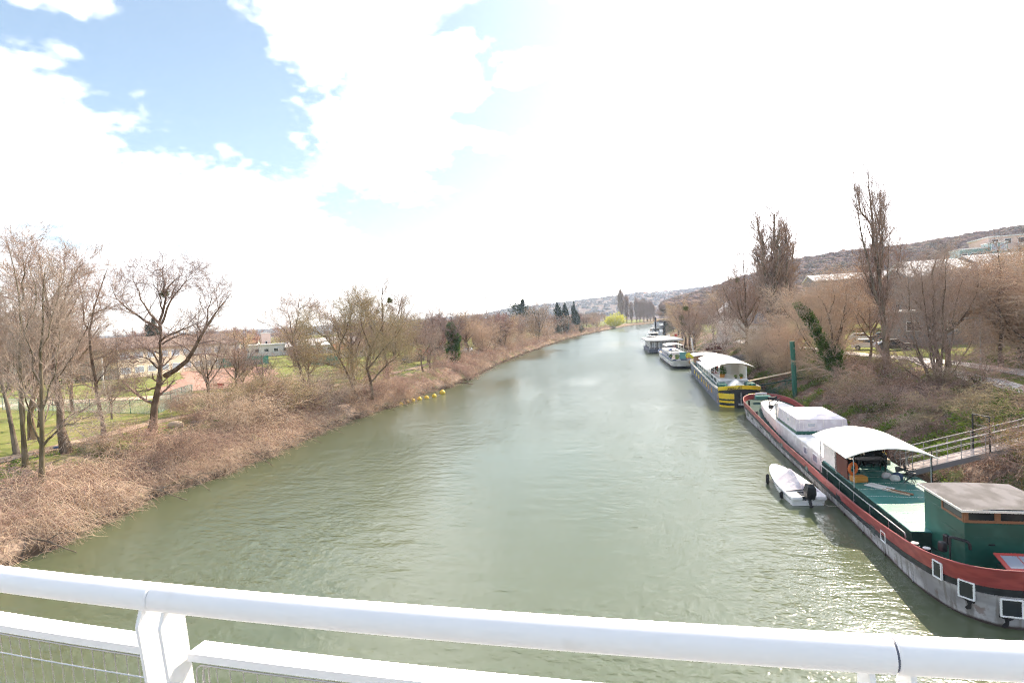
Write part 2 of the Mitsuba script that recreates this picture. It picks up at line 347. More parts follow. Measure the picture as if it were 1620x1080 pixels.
mat('clay_court', worn((.36, .22, .175), (.42, .28, .23), .4, .4))
mat('sand', worn((.50, .38, .28), (.58, .46, .35), .5, .5))
structure('dirt_path', drape([(-43, -10), (-43.6, 20), (-43.8, 33), (-45.2, 43), (-45.2, 60), (-42.6, 80), (-43.2, 104), (-44.5, 132), (-49, 160), (-52, 210)], 1.9), 'path_dirt', 'narrow dirt path along the left bank')
structure('gravel_path', drape([(33, 20), (31, 45), (30.8, 60), (30.2, 70), (27.5, 80), (25.6, 95), (23.6, 115), (21.5, 140)], 2.5, .05, seed=3), 'path_gravel', 'pale gravel path on top of the right bank')
structure('gravel_path', drape([(24.5, 36), (26.0, 47), (26.6, 55), (28.0, 65), (29.3, 71)], 1.7, .05, seed=5), 'path_gravel', 'second strip of pale gravel nearer the river on the right bank')
structure('clay_court', drape([(-62, 72), (-82, 100), (-100, 118)], 17, .06, 3), 'clay_court', 'red clay sports court on the left')
structure('sand_track', drape([(-98, 50), (-80, 60), (-64, 64.5), (-54, 66.5)], 4.5, .05, 2), 'sand', 'strip of bare sand across the left grass field')

# ------------------------------------------------------------------ hills
def hill(name, az, el, r0, r1, r2, z0, m, label, seed, rough):
    """a ridge: az, el its skyline from the river in degrees, rising from distance r0 to r1"""
    A = np.radians(np.linspace(az[0], az[-1], 120)); H = np.interp(np.degrees(A), az, el)
    rows = []
    for t in np.linspace(0, 1, 14):
        r = r0 + (r1 - r0)*t; z = z0 + (np.tan(np.radians(H))*r1 + EYE - z0)*(t*t*(3 - 2*t))
        rows.append(np.stack([r*np.sin(A), r*np.cos(A), z], -1))
    rows.append(np.stack([r2*np.sin(A), r2*np.cos(A), rows[-1][:, 2]*.7], -1))
    V = np.array(rows); V[..., 2] += (meshkit.fbm(V*np.array([1, 1, 0])*rough, 4, seed) - .5)*np.linspace(0, 1, 15)[:, None]*14
    structure(name, grid_mesh(V), m, label)
    return V
mat('hill_floor', worn((.16, .13, .13), (.20, .165, .16), .03, .03))
H1 = hill('wooded_hill', [2, 6, 8, 13, 17, 22, 25, 29, 36, 50, 75], [.9, 1.8, 2.25, 3.55, 4.2, 4.55, 4.75, 5.1, 5.4, 6, 6], 330, 720, 1000, 14, 'hill_floor', 'wooded hillside rising behind the right bank', 3, .012)
H2 = hill('far_hill', [-75, -50, -30, -24, -20, -16, -13.5, -10, -7, -3, 0, 3, 6, 12, 25], [.3, .35, .4, .55, .7, .85, 1.2, 1.5, 1.7, 2.0, 2.15, 2.2, 2.3, 2.4, 2.4], 1400, 2500, 3300, 4, 'hill_floor', 'long low wooded ridge on the horizon', 7, .004)
def wood(name, V, count, size, sub, m, label, seed, t0=.15):
    rng = np.random.default_rng(seed); n, k, _ = V.shape
    u, w = rng.uniform(0, n - 2.02, count), rng.uniform(0, k - 1.01, count)
    u[: count//5] = n - 2.1 - rng.uniform(0, 1.0, count//5)
    u = np.maximum(u, t0*(n - 2)); i, j = u.astype(int), w.astype(int); fu, fw = (u - i)[:, None], (w - j)[:, None]
    P = (V[i, j]*(1 - fu) + V[i + 1, j]*fu)*(1 - fw) + (V[i, j + 1]*(1 - fu) + V[i + 1, j + 1]*fu)*fw
    ico = trimesh.creation.icosphere(subdivisions=sub); a, f = np.array(ico.vertices), np.array(ico.faces)
    S = size*rng.uniform(.5, 1.4, count); Vv = a[None]*S[:, None, None]*np.stack([rng.uniform(.7, 1.2, count), rng.uniform(.7, 1.2, count), rng.uniform(.45, .75, count)*(1 if sub else .7)], -1)[:, None]
    Vv *= (1 + .35*(rng.random((count, len(a), 1)) - .5))
    Vv += (P + np.stack([0*S, 0*S, S*.25], -1))[:, None]
    F = (f[None] + len(a)*np.arange(count)[:, None, None]).reshape(-1, 3)
    per = 8 if sub else 2; Q = np.repeat(P, per, 0); q = rng.normal(size=(len(Q), 3)); q[:, 2] = np.abs(q[:, 2]) + .5; q /= np.linalg.norm(q, axis=1, keepdims=True)
    tw = spikes(Q + [0, 0, size*.1], q*np.repeat(S, per)[:, None]*rng.uniform(.9, 1.7, (len(Q), 1)), size*.045)
    F2 = np.vstack([F, np.array(tw.faces) + Vv.reshape(-1, 3).shape[0]])
    solo(name, trimesh.Trimesh(np.vstack([Vv.reshape(-1, 3), tw.vertices]), F2, process=False), m, label, kind='stuff', smooth=True)
    return P
def wood_tone(a, b, c, s):
    return proc(lambda p, n, uv: mix(mix(a, b, smoothstep(.3, .7, fbm(p.x*s, p.y*s, p.z*s, 3))), c, smoothstep(.58, .66, noise(p.x*s*2.3 + 5, p.y*s*2.3, 1.0))))
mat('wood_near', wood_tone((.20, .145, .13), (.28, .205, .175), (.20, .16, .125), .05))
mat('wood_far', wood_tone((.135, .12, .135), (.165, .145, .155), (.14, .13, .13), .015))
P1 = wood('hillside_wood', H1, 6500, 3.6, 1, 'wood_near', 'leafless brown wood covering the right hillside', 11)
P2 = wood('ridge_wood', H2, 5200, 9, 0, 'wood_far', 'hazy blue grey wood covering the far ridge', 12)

# ------------------------------------------------------------------ the bridge railing in front
RAIL_Z, RAIL_R = 10.0, .0415
def rail_y(x): return np.polyval([.0202, .0118, 1.4195], np.asarray(x, float))   # the bridge curves gently in plan
railing = thing('bridge_railing', 'white tubular footbridge railing with wire mesh infill across the foreground', 'railing')
POSTS = [-5.68, -3.60, -1.515, .527, 2.60, 4.67]
for a, b in zip(POSTS, POSTS[1:]):
    xs = np.linspace(a + .0026, b - .0026, 14)
    P = np.stack([xs, rail_y(xs), np.full(14, RAIL_Z)], -1)
    P = np.vstack([P[:1], P]); R = np.full(15, RAIL_R); R[0] = RAIL_R - .004; P[1, 0] += .003; 
    P = np.vstack([P, P[-1:]]); R = np.append(R, RAIL_R - .004); P[-2, 0] -= .003
    part(railing, 'handrail', tube(P, R, 40), 'white_paint', 40)
for x in POSTS:
    part(railing, 'handrail_sleeve', tube([(x - .05, float(rail_y(x - .05)), RAIL_Z), (x + .05, float(rail_y(x + .05)), RAIL_Z)], RAIL_R - .006, 32), 'blue_grey', 40)
    for dx in (-.042, .042):
        y = float(rail_y(x)); X = x + dx - .006
        prof = [(y - .012, RAIL_Z - .036), (y - .030, RAIL_Z - .085), (y + .015, RAIL_Z - .50), (y + .06, RAIL_Z - 1.12), (y + .13, RAIL_Z - 1.12), (y + .10, RAIL_Z - .5), (y + .062, RAIL_Z - .06), (y + .035, RAIL_Z - .02), (y + .012, RAIL_Z - .036)]
        pl = trimesh.creation.extrude_polygon(Polygon(prof), .012, engine='earcut')           # profile in (y, z)
        v = np.array(pl.vertices); pl.vertices = np.stack([X - .006 + v[:, 2], v[:, 0], v[:, 1]], -1)
        part(railing, 'post_plate', pl, 'white_paint', False)
for a, b in zip(POSTS, POSTS[1:]):
    x0, x1 = a + .06, b - .06; n = 12; xs = np.linspace(x0, x1, n); y = rail_y(xs)
    # slanted rectangular mid rail just under the handrail
    sec = [(.046, -.200), (.121, -.200), (.121, -.226), (.046, -.226)]
    V = np.stack([np.stack([xs, y + a_, RAIL_Z + b_ + 0*xs], -1) for a_, b_ in sec + sec[:1]], 1)
    m = [grid_mesh(V)]
    for e in (0, -1):
        q = V[e, :4]; m.append(trimesh.Trimesh(q, [[0, 1, 2], [0, 2, 3]] if e else [[0, 2, 1], [0, 3, 2]], process=False))
    part(railing, 'mid_rail', trimesh.util.concatenate(m), 'white_paint', False)
    mesh_part = reserve(railing + '__mesh_panel'); ws = []
    xa, xb = x0 + .02, x1 - .02
    def yy(x, z): return float(rail_y(x)) + .055 + (RAIL_Z - .2 - z)*.05
    for k, dy in ((0, 0), (1, .012), (2, .024)):
        zt, zb = RAIL_Z - .240 - .010*(k == 1), RAIL_Z - 1.05; g = .012*k
        pts = [(xa + g, yy(xa, zb) + dy, zb), (xa + g, yy(xa, zt) + dy, zt)] + [(x, yy(x, zt) + dy, zt) for x in np.linspace(xa + .3, xb - .3, 6)] + [(xb - g, yy(xb, zt) + dy, zt), (xb - g, yy(xb, zb) + dy, zb)] + [(x, yy(x, zb) + dy, zb) for x in np.linspace(xb - .3, xa + .3, 6)] + [(xa + g, yy(xa, zb) + dy, zb)]
        ws.append(tube(bend(pts, 5, .035), .0028, 8))
    put(mesh_part, ws, 'steel', 40)
    for x in np.arange(xa + .03, xb - .02, .0505):
        part(mesh_part, 'wire', tube([(x, yy(x, RAIL_Z - .24), RAIL_Z - .24), (x, yy(x, RAIL_Z - 1.05), RAIL_Z - 1.05)], .0017, 6), 'steel', 40)
    for z in np.arange(RAIL_Z - .31, RAIL_Z - 1.0, -.2):
        part(mesh_part, 'cross_wire', tube([(x, yy(x, z) - .004, z) for x in np.linspace(xa, xb, 8)], .0022, 6), 'steel', 40)
mat('deck_grey', worn((.25, .25, .25), (.33, .32, .31), 2, 2))
structure('bridge_deck', thick_sheet(np.stack([np.stack([np.linspace(-40, 20, 40), rail_y(np.clip(np.linspace(-40, 20, 40), -6, 5)) + o, np.full(40, 8.86)], -1) for o in (.22, -1.0, -3.2)], 0), .4), 'deck_grey', 'grey footbridge deck under the viewer', smooth=False)

# ------------------------------------------------------------------ boats
def half_plan(h, L0, L1, n0, n1, y0, y1, ka=15, ks=14):
    """left half of a plan outline, near tip to far tip: (offset from the centreline, y)"""
    a = np.linspace(0, np.pi/2, ka)
    near = np.stack([h*np.sin(a)**(2/n0), y0 + L0*(1 - np.cos(a)**(2/n0))], -1)
    far = np.stack([h*np.cos(a)**(2/n1), y1 - L1*(1 - np.sin(a)**(2/n1))], -1)
    mid = np.stack([np.full(ks, h), np.linspace(y0 + L0, y1 - L1, ks + 2)[1:-1]], -1)
    return np.vstack([near, mid, far])
class Hull:
    def __init__(s, cx, y0, y1, h, hw, L0, L1, nr, nw, zrim, rake=(0, 0), ka=15):
        """nr, nw: bluntness (near, far) at the rim and the waterline; zrim(y)"""
        R = half_plan(h, L0, L1, nr[0], nr[1], y0, y1, ka); W = half_plan(hw, L0, L1, nw[0], nw[1], y0 + rake[0], y1 - rake[1], ka)
        loop = lambda A: np.vstack([np.stack([cx - A[:, 0], A[:, 1]], -1), np.stack([cx + A[::-1, 0], A[::-1, 1]], -1)[1:-1]])
        s.R, s.W, s.cx = loop(R), loop(W), cx; s.half = len(R)
        s.zr = zrim(s.R[:, 1]); s.zrim = zrim
    def pts(s, z, off=0.0):
        """the outline at heights z (n,), pushed outwards by off"""
        z = np.broadcast_to(z, (len(s.R),)); f = np.clip(z/s.zr, 0, 1.05)[:, None]**.8
        P = s.W*(1 - f) + s.R*f
        t = np.roll(P, -1, 0) - np.roll(P, 1, 0); t /= np.linalg.norm(t, axis=1, keepdims=True) + 1e-9
        n = np.stack([-t[:, 1], t[:, 0]], -1)
        return np.column_stack([P + n*np.broadcast_to(off, (len(P),))[:, None], z])
    def band(s, lo, hi, off=0.0, nz=3, thick=.03):
        lo, hi = np.broadcast_to(lo, s.zr.shape), np.broadcast_to(hi, s.zr.shape)
        rows = [s.pts(lo, off - thick)] + [s.pts(lo + (hi - lo)*k/nz, off) for k in range(nz + 1)] + [s.pts(hi, off - thick)]
        V = np.array(rows); V = np.concatenate([V, V[:, :1]], 1)
        return grid_mesh(V[:, ::-1])
    def deck(s, z, off=-.06):
        P = s.pts(z, off); n = s.half; L = P[:n]; Rr = np.vstack([P[:1], P[n:][::-1], P[n - 1:n]])
        return grid_mesh(np.stack([L, (L + Rr)/2, Rr], 0))
    def bulwark(s, drop, w=.07, lip=0.0):
        """inner face and top of the bulwark"""
        zr = s.zr; rows = [s.pts(zr, .0), s.pts(zr + lip, .0), s.pts(zr + lip, -w), s.pts(zr - drop, -w)]
        V = np.array(rows); V = np.concatenate([V, V[:, :1]], 1)
        return grid_mesh(V[:, ::-1])
    def frame(s, x, y, z):
        """(point, tangent, outward normal) of the hull nearest to x, y at height z"""
        P = s.pts(z); i = np.argmin((P[:, 0] - x)**2 + (P[:, 1] - y)**2); j, k = (i - 1) % len(P), (i + 1) % len(P)
        d = np.array([x, y]); best = None
        for a, b in ((j, i), (i, k)):
            v = P[b, :2] - P[a, :2]; u = np.clip((d - P[a, :2]) @ v/(v @ v), 0, 1); q = P[a, :2] + v*u
            if best is None or np.linalg.norm(q - d) < best[0]: best = (np.linalg.norm(q - d), q)
        t = P[k, :2] - P[j, :2]; t /= np.linalg.norm(t); n = np.array([-t[1], t[0]])
        return best[1], t, n
    def onto(s, mesh, x, y, z, out=0.0):
        """a mesh built with x along the hull, y outwards, z up, set on the hull"""
        p, t, n = s.frame(x, y, z); M = np.eye(4); M[:2, 0] = -t; M[:2, 1] = n; M[:2, 3] = p + n*out; M[2, 3] = z
        m = mesh.copy(); m.apply_transform(M)
        if np.linalg.det(M[:3, :3]) < 0: m.invert()
        return m
def frame_mesh(w, h, b, d0, d1):
    """a rectangular frame of bar width b round an opening w x h (x, z), from d0 to d1 in y"""
    return trimesh.util.concatenate([box(-w/2 - b, w/2 + b, d0, d1, h/2, h/2 + b, .006), box(-w/2 - b, w/2 + b, d0, d1, -h/2 - b, -h/2, .006),
                                     box(-w/2 - b, -w/2, d0, d1, -h/2, h/2, .006), box(w/2, w/2 + b, d0, d1, -h/2, h/2, .006)])
def arch_sheet(x0, x1, y0, y1, ze, zm, t=.035, n=20, sag=0.0):
    u = np.linspace(-1, 1, n); X = (x0 + x1)/2 + u*(x1 - x0)/2
    V = np.array([np.stack([X, np.full(n, y), ze + (zm - ze)*(1 - u**2) - sag*np.sin(k*np.pi)*.5 + 0*X], -1) for k, y in zip(np.linspace(0, 1, 8), np.linspace(y0, y1, 8))])
    return thick_sheet(V[::-1], t)

# --- red, black and grey barge, nearest
zr_red = lambda y: np.interp(y, [21, 22, 23.5, 25, 27.5, 31, 45, 51, 57, 66], [1.98, 1.88, 1.66, 1.48, 1.28, 1.12, 1.10, 1.30, 1.5, 1.8])
H = Hull(12.1, 21.2, 65.8, 2.42, 2.28, 3.9, 5.5, (3.6, 2.3), (2.7, 2.0), zr_red, (.1, .5), 22)
barge = thing('barge', 'long red black and grey barge with a green wheelhouse moored nearest on the right', 'barge')
red_h = np.interp(H.R[:, 1], [21, 24, 28, 66], [.62, .50, .42, .42]); blk = H.zr - red_h
part(barge, 'hull', H.band(-.7, blk - .24, 0, 5), 'hull_grey', 40)
part(barge, 'rubbing_band', H.band(blk - .235, blk - .004, .012, 1), 'black_paint', 40, 'black band along the hull')
part(barge, 'bulwark', [H.band(blk, H.zr, .0, 2), H.bulwark(.5)], 'red_paint', 40, 'red bulwark')
part(barge, 'rim', [tube(np.vstack([H.pts(H.zr + .012, -.03), H.pts(H.zr + .012, -.03)[:1]]), .035, 8)], 'red_paint', 40)
part(barge, 'strake', H.band(blk - .275, blk - .245, .03, 1), 'hull_grey', 40)
part(barge, 'deck', H.deck(H.zr - np.interp(H.R[:, 1], [21, 25, 30, 66], [.60, .52, .42, .5])), 'green_dark', False, 'dark green deck')
dk = lambda y: float(zr_red(y) - np.interp(y, [21, 25, 30, 66], [.60, .52, .42, .5]))
for (x, y, z, w, h) in [(9.75, 27.05, .83, .42, .36), (9.62, 22.6, 1.33, .34, .52), (10.25, 21.75, 1.05, .40, .52), (11.32, 21.3, .74, .52, .52)]:
    wk = part(barge, 'window', H.onto(frame_mesh(w, h, .045, -.05, .03), x, y, z, .0 if y > 25 else .055), 'white_paint', False, 'white framed hull window')
    part(wk, 'pane', H.onto(box(-w/2, w/2, -.04, -.005, -h/2, h/2), x, y, z, .0 if y > 25 else .055), 'glass_dark', False)
for y in (59.3, 57.2, 53.0, 49.3, 45.4, 32.8, 28.2, 38.8):
    wk = part(barge, 'porthole', H.onto(frame_mesh(.62 if y > 30 else .4, .34, .03, -.04, .022), 9.7, y, .72), 'green_dark', False)
    part(wk, 'pane', H.onto(box(-.31 if y > 30 else -.2, .31 if y > 30 else .2, -.03, .014, -.17, .17), 9.7, y, .72), 'glass_dark', False)
for y in np.arange(24.5, 62, 2.55):   # plate seams and dark drain streaks on the lower hull
    part(barge, 'plate_seam', H.onto(box(-.012, .012, -.03, .012, -.42, .30), 9.8, y, .38), 'hull_grey', False)
_sp = trimesh.creation.extrude_polygon(Polygon([(-.2, .16), (.2, .13), (.17, .04), (.07, .0), (.05, -.2), (-.06, -.26), (-.12, -.2), (-.03, -.08), (-.06, .03), (-.19, .08)]), .02, engine='earcut')
_v = np.array(_sp.vertices); _sp.vertices = np.stack([_v[:, 0], _v[:, 2] - .008, _v[:, 1]], -1); _sp.fix_normals(); stain = _sp
for (x, y) in ((10.28, 21.75), (11.2, 21.3)):
    part(barge, 'fender_stain', H.onto(stain, x, y, .58 if x < 11 else .28), 'rubber', False)
# hold: pale green hatch boards on a dark coaming
X0, X1 = 10.32, 13.88
part(barge, 'hatch_coaming', [prism([(X0, 25.8), (X1, 25.8), (X1, 37.38), (X0 - .1, 37.38)], .55, 1.505)], 'green_dark', False)
ys = np.linspace(25.75, 37.36, 11)
for a, b in zip(ys, ys[1:]):
    part(barge, 'hatch_seam', box(X0 - .045, X1 + .035, b - .011, b + .011, 1.50, 1.563), 'hatch_seam', False)
    part(barge, 'hatch_board', box(X0 - .05, X1 + .04, a + .012, b - .012, 1.508, 1.56, .012), 'green_hatch', False)
part(barge, 'coaming_rail', tube(bend([(10.12, 25.9, dk(26)), (10.12, 25.9, 1.42), (10.10, 31, 1.36), (10.10, 37.2, 1.36), (10.10, 37.2, dk(37))], 4, .15), .028, 8), 'galvanised', 40)
for y in np.linspace(27.5, 36, 5): part(barge, 'rail_post', cyl((10.11, y, dk(y)), .018, 1.36 - dk(y), 8), 'galvanised', 40)
part(barge, 'deck_pipe', tube([(9.98, y, dk(y) + .05) for y in np.linspace(26, 44, 9)], .035, 8), 'red_dark', 40, 'dark red pipe along the side deck')
# white cabin trunk, foredeck cover
part(barge, 'cabin_trunk', [box(10.35, 13.85, 37.4, 50.2, .5, 1.75, .06)], 'white_worn', False, 'white cabin trunk')
for y, w in ((39.2, .9), (41.4, .7)):
    wk = part(barge, 'window', xform(frame_mesh(w, .42, .05, -.03, .03), (10.34, y, 1.25), 90), 'white_paint', False)
    part(wk, 'pane', box(10.325, 10.345, y - w/2, y + w/2, 1.04, 1.46), 'glass_sky', False)
ring = [(10.35, 50.2), (13.85, 50.2), (13.55, 56), (13.0, 60.2), (12.5, 61.3), (11.7, 61.3), (11.1, 60.2), (10.6, 56)]
fc = prism(ring, .8, 1.72); top = prism([(12.1 + (x - 12.1)*.8, 55.6 + (y - 55.6)*.9) for x, y in ring], 1.722, 1.80)
part(barge, 'foredeck_cover', trimesh.convex.convex_hull(np.vstack([fc.vertices, top.vertices])), 'cream', False, 'cream sheet over the far hold')
part(barge, 'skylight', obox((11.9, 63.3, 1.75), 1.5, .9, .35, 0, .05), 'green_hatch', False)
part(barge, 'windlass', [obox((12.7, 62.9, 1.6), .7, .4, .5, 10, .05), cyl((12.4, 62.6, 1.35), .16, .5)], 'black_paint', 40)
part(barge, 'bow_cushion', tube([(12.1 + 1.0*math.sin(t), 65.35 - .35*t*t, 1.86) for t in np.linspace(-.6, .6, 7)], .13, 10), 'tarp', 40)
for y, x in ((61.6, 10.25), (63.9, 13.3), (56.0, 9.95)):
    part(barge, 'bollard', [cyl((x, y, dk(y)), .09, .5, 14), cyl((x, y, dk(y) + .5), .115, .05, 14)], 'black_paint', 40)
part(barge, 'stove_pipe', cyl((10.55, 50.6, 1.72), .11, 1.35, 16), 'galvanised', 40)
dv = [bend([(10.6, 53.6, 1.7), (10.6, 53.6, 2.75), (11.6, 53.9, 3.0)], 4, .1), np.array([(10.6, 53.6, 1.9), (11.5, 53.9, 2.96)])]
part(barge, 'davit', [tube(p, .03, 6) for p in dv] + [obox((10.7, 53.6, 2.3), .3, .3, .3, 20, .04)], 'black_paint', 40)
# white tent over the trunk
def tent_mesh(x0, x1, y0, y1, z0, z1, ins, rise):
    lo = [(x0, y0, z0), (x1, y0, z0), (x1, y1, z0), (x0, y1, z0)]; hi = [(x0 + ins, y0 + ins*.5, z1), (x1 - ins, y0 + ins*.5, z1), (x1 - ins, y1 - ins, z1), (x0 + ins, y1 - ins, z1)]
    rd = [((x0 + x1)/2, y0 + 1.6, z1 + rise), ((x0 + x1)/2, y1 - 1.8, z1 + rise)]
    return trimesh.convex.convex_hull(np.array(lo + hi + rd))
part(barge, 'tent', tent_mesh(10.5, 13.9, 44.25, 50.1, 1.98, 2.82, .10, .16), 'tarp', False, 'white canvas shelter')
part(barge, 'tent_skirt', box(10.46, 13.94, 44.18, 50.15, 1.755, 1.975, .02), 'green_paint', False, 'green skirting below the canvas shelter')
for x, y, rz in ((11.5, 44.235, 0), (10.54, 46.8, 90)):
    wk = part(barge, 'tent_window', xform(frame_mesh(.42, .2, .03, -.02, .02), (x, y, 2.42), rz), 'cream', False)
    part(wk, 'pane', xform(box(-.21, .21, -.01, .01, -.1, .1), (x, y, 2.42), rz), 'glass_sky', False)
for x in (10.7, 10.95, 12.3, 13.5): part(barge, 'strap', obox((x, 44.225, 2.5), .03, .02, .7), 'cream', False)
for y in np.arange(45, 50, 1.2): part(barge, 'strap', obox((10.535, y, 2.5), .02, .03, .7), 'cream', False)
# canopy amidships
part(barge, 'canopy', arch_sheet(9.75, 13.92, 31.6, 37.5, 3.12, 3.62), 'canvas', 30, 'white arched canopy over the open deck')
part(barge, 'canopy_hem', tube([(11.835 + u*2.085, 31.6, 3.10 + .5*(1 - u*u)) for u in np.linspace(-1, 1, 21)], .03, 8), 'cream', 40)
for x, y, z in ((10.15, 31.75, 3.15), (13.6, 31.75, 3.15), (10.15, 34.5, 3.15), (13.6, 34.5, 3.15), (10.15, 37.3, 3.15), (13.6, 37.3, 3.15)):
    part(barge, 'canopy_post', cyl((x, y, 1.56), .025, z - 1.56, 8), 'galvanised', 40)
part(barge, 'cabin_front', box(10.4, 13.8, 37.41, 37.6, 1.76, 3.05), 'red_dark', False, 'dark red cabin front under the canopy')
part(barge, 'cabin_side', box(10.36, 10.44, 35.2, 37.4, 1.56, 2.9), 'white_worn', False)
part(barge, 'side_board', box(10.30, 10.36, 33.2, 35.2, 1.57, 2.6), 'red_dark', False)
part(barge, 'white_panel', box(12.1, 13.5, 37.3, 37.40, 1.62, 2.55, .02), 'cream', False)
# wheelhouse
WX0, WX1, WY0, WY1, WZ = 11.02, 14.0, 23.35, 26.35, dk(24.5)
wh = part(barge, 'wheelhouse', [box(WX0, WX1, WY0, WY1, WZ - .05, 2.80, .015)], 'green_paint', False, 'dark green wheelhouse')
part(wh, 'seam', [box(WX0 - .012, WX1, WY0 - .012, WY0, 2.27, 2.295), box(WX0 - .012, WX0, WY0, WY1 - 1.2, 2.27, 2.295)], 'green_paint', False)
part(wh, 'window_side', box(WX0 + .001, WX0 + .06, 24.95, WY1 - .002, 2.8, 3.27), 'green_paint', False)
part(wh, 'back_wall', box(WX0 + .06, WX1, WY1 - .06, WY1 - .004, 2.8, 3.27), 'green_paint', False)
fx = np.linspace(WX0, WX1, 4)
for k in range(3):
    a, b = fx[k] + (0 if k else .0), fx[k + 1]
    f = trimesh.util.concatenate([box(a, b, WY0 - .02, WY0 + .05, 2.80, 2.90, .008), box(a, b, WY0 - .02, WY0 + .05, 3.20, 3.27, .008), box(a, a + .13, WY0 - .018, WY0 + .05, 2.9, 3.2, .008), box(b - .06, b, WY0 - .018, WY0 + .05, 2.9, 3.2, .008)])
    w = part(wh, 'window', f, 'wood_brown', False, 'brown wooden window frame')
    _k = reserve(wh + '__pane'); put(_k, box(a + .13, b - .06, WY0 + .012, WY0 + .022, 2.9, 3.2), 'glass_dark', False)
f = trimesh.util.concatenate([box(WX0 - .02, WX0 + .05, WY0 + .055, 24.94, 2.80, 2.88, .008), box(WX0 - .02, WX0 + .05, WY0 + .055, 24.94, 3.20, 3.27, .008), box(WX0 - .018, WX0 + .05, WY0 + .055, WY0 + .14, 2.88, 3.2, .008), box(WX0 - .018, WX0 + .05, 24.86, 24.94, 2.88, 3.2, .008)])
part(wh, 'window', f, 'wood_brown', False)
put(reserve(wh + '__pane'), box(WX0 + .01, WX0 + .02, WY0 + .14, 24.86, 2.88, 3.2), 'glass_dark', False)
part(wh, 'ceiling_post', box(WX1 - .08, WX1 - .002, WY0 + .06, WY0 + .14, 2.8, 3.27), 'wood_brown', False)
u = np.linspace(-1, 1, 11)
rv = np.array([np.stack([12.47 + u*1.62, np.full(11, y), 3.335 + .05*(1 - u*u)], -1) for y in (23.12, 24.2, 25.3, 26.5)])
part(wh, 'roof', thick_sheet(rv[::-1], .05), 'roof_silver', 30, 'silvery felt roof with a white edge')
part(wh, 'roof_edge', [box(10.82, 14.10, 23.085, 23.115, 3.25, 3.345, .005), box(10.82, 10.848, 23.118, 26.52, 3.26, 3.345, .005)], 'cream', False)
part(wh, 'vent_slot', box(11.75, 11.95, WY0 - .03, WY0, 2.0, 2.05, .01), 'black_paint', False)
part(wh, 'fairlead', [obox((10.96, 24.5, 1.75), .14, .3, .34, 0, .03)], 'black_paint', False)
part(barge, 'swing_davit', [tube(bend([(10.5, 23.25, dk(23.3)), (10.5, 23.25, 2.32), (10.95, 22.9, 2.26), (10.97, 22.9, 2.0)], 5, .12), .05, 10), obox((10.38, 23.5, 1.85), .22, .26, .36, 15, .04)], 'black_paint', 40, 'black pipe davit beside the wheelhouse')
for x, y in ((10.05, 24.9), (10.18, 24.25)):
    b = part(barge, 'bollard', [cyl((x, y, dk(y)), .13, .42, 18), cyl((x, y, dk(y) + .30), .15, .04, 18)], 'black_paint', 40, 'black mooring bollard with a white cap')
    part(b, 'cap', cyl((x, y, dk(y) + .421), .13, .035, 18), 'white_worn', 40)
part(barge, 'mooring_rope', tube([(10.12 + .12*math.sin(t*2.1), 24.58 + .12*math.cos(t*2.1), dk(24.5) + .04 + .015*t) for t in np.linspace(0, 14, 60)], .03, 6), 'rope', 40)
hk = part(barge, 'skylight_hatch', obox((12.55, 22.35, 1.80), 1.9, .95, .05, 0, .012, rx=18), 'red_bright', False, 'red skylight lid with two panes')
for x in (11.98, 12.5): part(hk, 'pane', obox((x, 22.35, 1.826), .48, .62, .012, rx=18), 'glass_sky', False)
part(barge, 'hatch_box', box(11.7, 13.5, 22.0, 22.75, dk(22.4), 1.62), 'green_dark', False)
part(barge, 'anchor_stock', tube([(12.3, 21.05, 1.35), (12.75, 20.95, 1.2)], .045, 8), 'red_bright', 40)
for y in np.linspace(26, 60, 9): part(barge, 'deck_light', obox((9.86, y, dk(y) + .06), .12, .25, .1, 0, .02), 'black_paint', False)

# --- things lying on the barge
def chair(name, at, rz, label, m='black_paint'):
    k = thing(name, label, 'folding chair', 'black folding chairs on the red barge' if 'folding' in label else None)
    f = lambda mesh: xform(mesh, at, rz)
    part(k, 'seat', f(obox((0, 0, .45), .46, .44, .04, 0, .01)), m, False)
    part(k, 'backrest', f(obox((0, .24, .75), .46, .03, .4, 0, .01, rx=-10)), m, False)
    for sx in (-1, 1):
        part(k, 'leg', f(tube([(sx*.22, -.22, .0), (sx*.22, .24, .75)], .016, 6)), m, 40)
        part(k, 'leg', f(tube([(sx*.20, .24, .0), (sx*.20, -.2, .45)], .016, 6)), m, 40)
        part(k, 'armrest', f(obox((sx*.25, 0, .66), .04, .42, .03, 0, .008)), m, False)
    return k
chair('folding_chair', (13.15, 32.9, 1.56), 60, 'black folding chair standing in the sun beside the canopy')
chair('folding_chair', (11.5, 35.9, 1.56), 200, 'left one of two black folding chairs in the shade of the canopy')
chair('folding_chair', (12.4, 36.2, 1.56), 160, 'right one of two black folding chairs in the shade of the canopy')
k = thing('garden_table', 'dark garden table under the white canopy', 'table')
part(k, 'table_top', obox((12.0, 35.0, 2.27), 1.5, .8, .05, 5, .015), 'black_paint', False)
for sx in (-1, 1):
    for sy in (-1, 1): part(k, 'leg', cyl((12.0 + sx*.65, 35.0 + sy*.32, 1.56), .03, .69, 8), 'black_paint', 40)
tor = trimesh.creation.torus(.27, .075, 28, 12); tor.apply_transform(trimesh.transformations.rotation_matrix(math.pi/2, (1, 0, 0)))
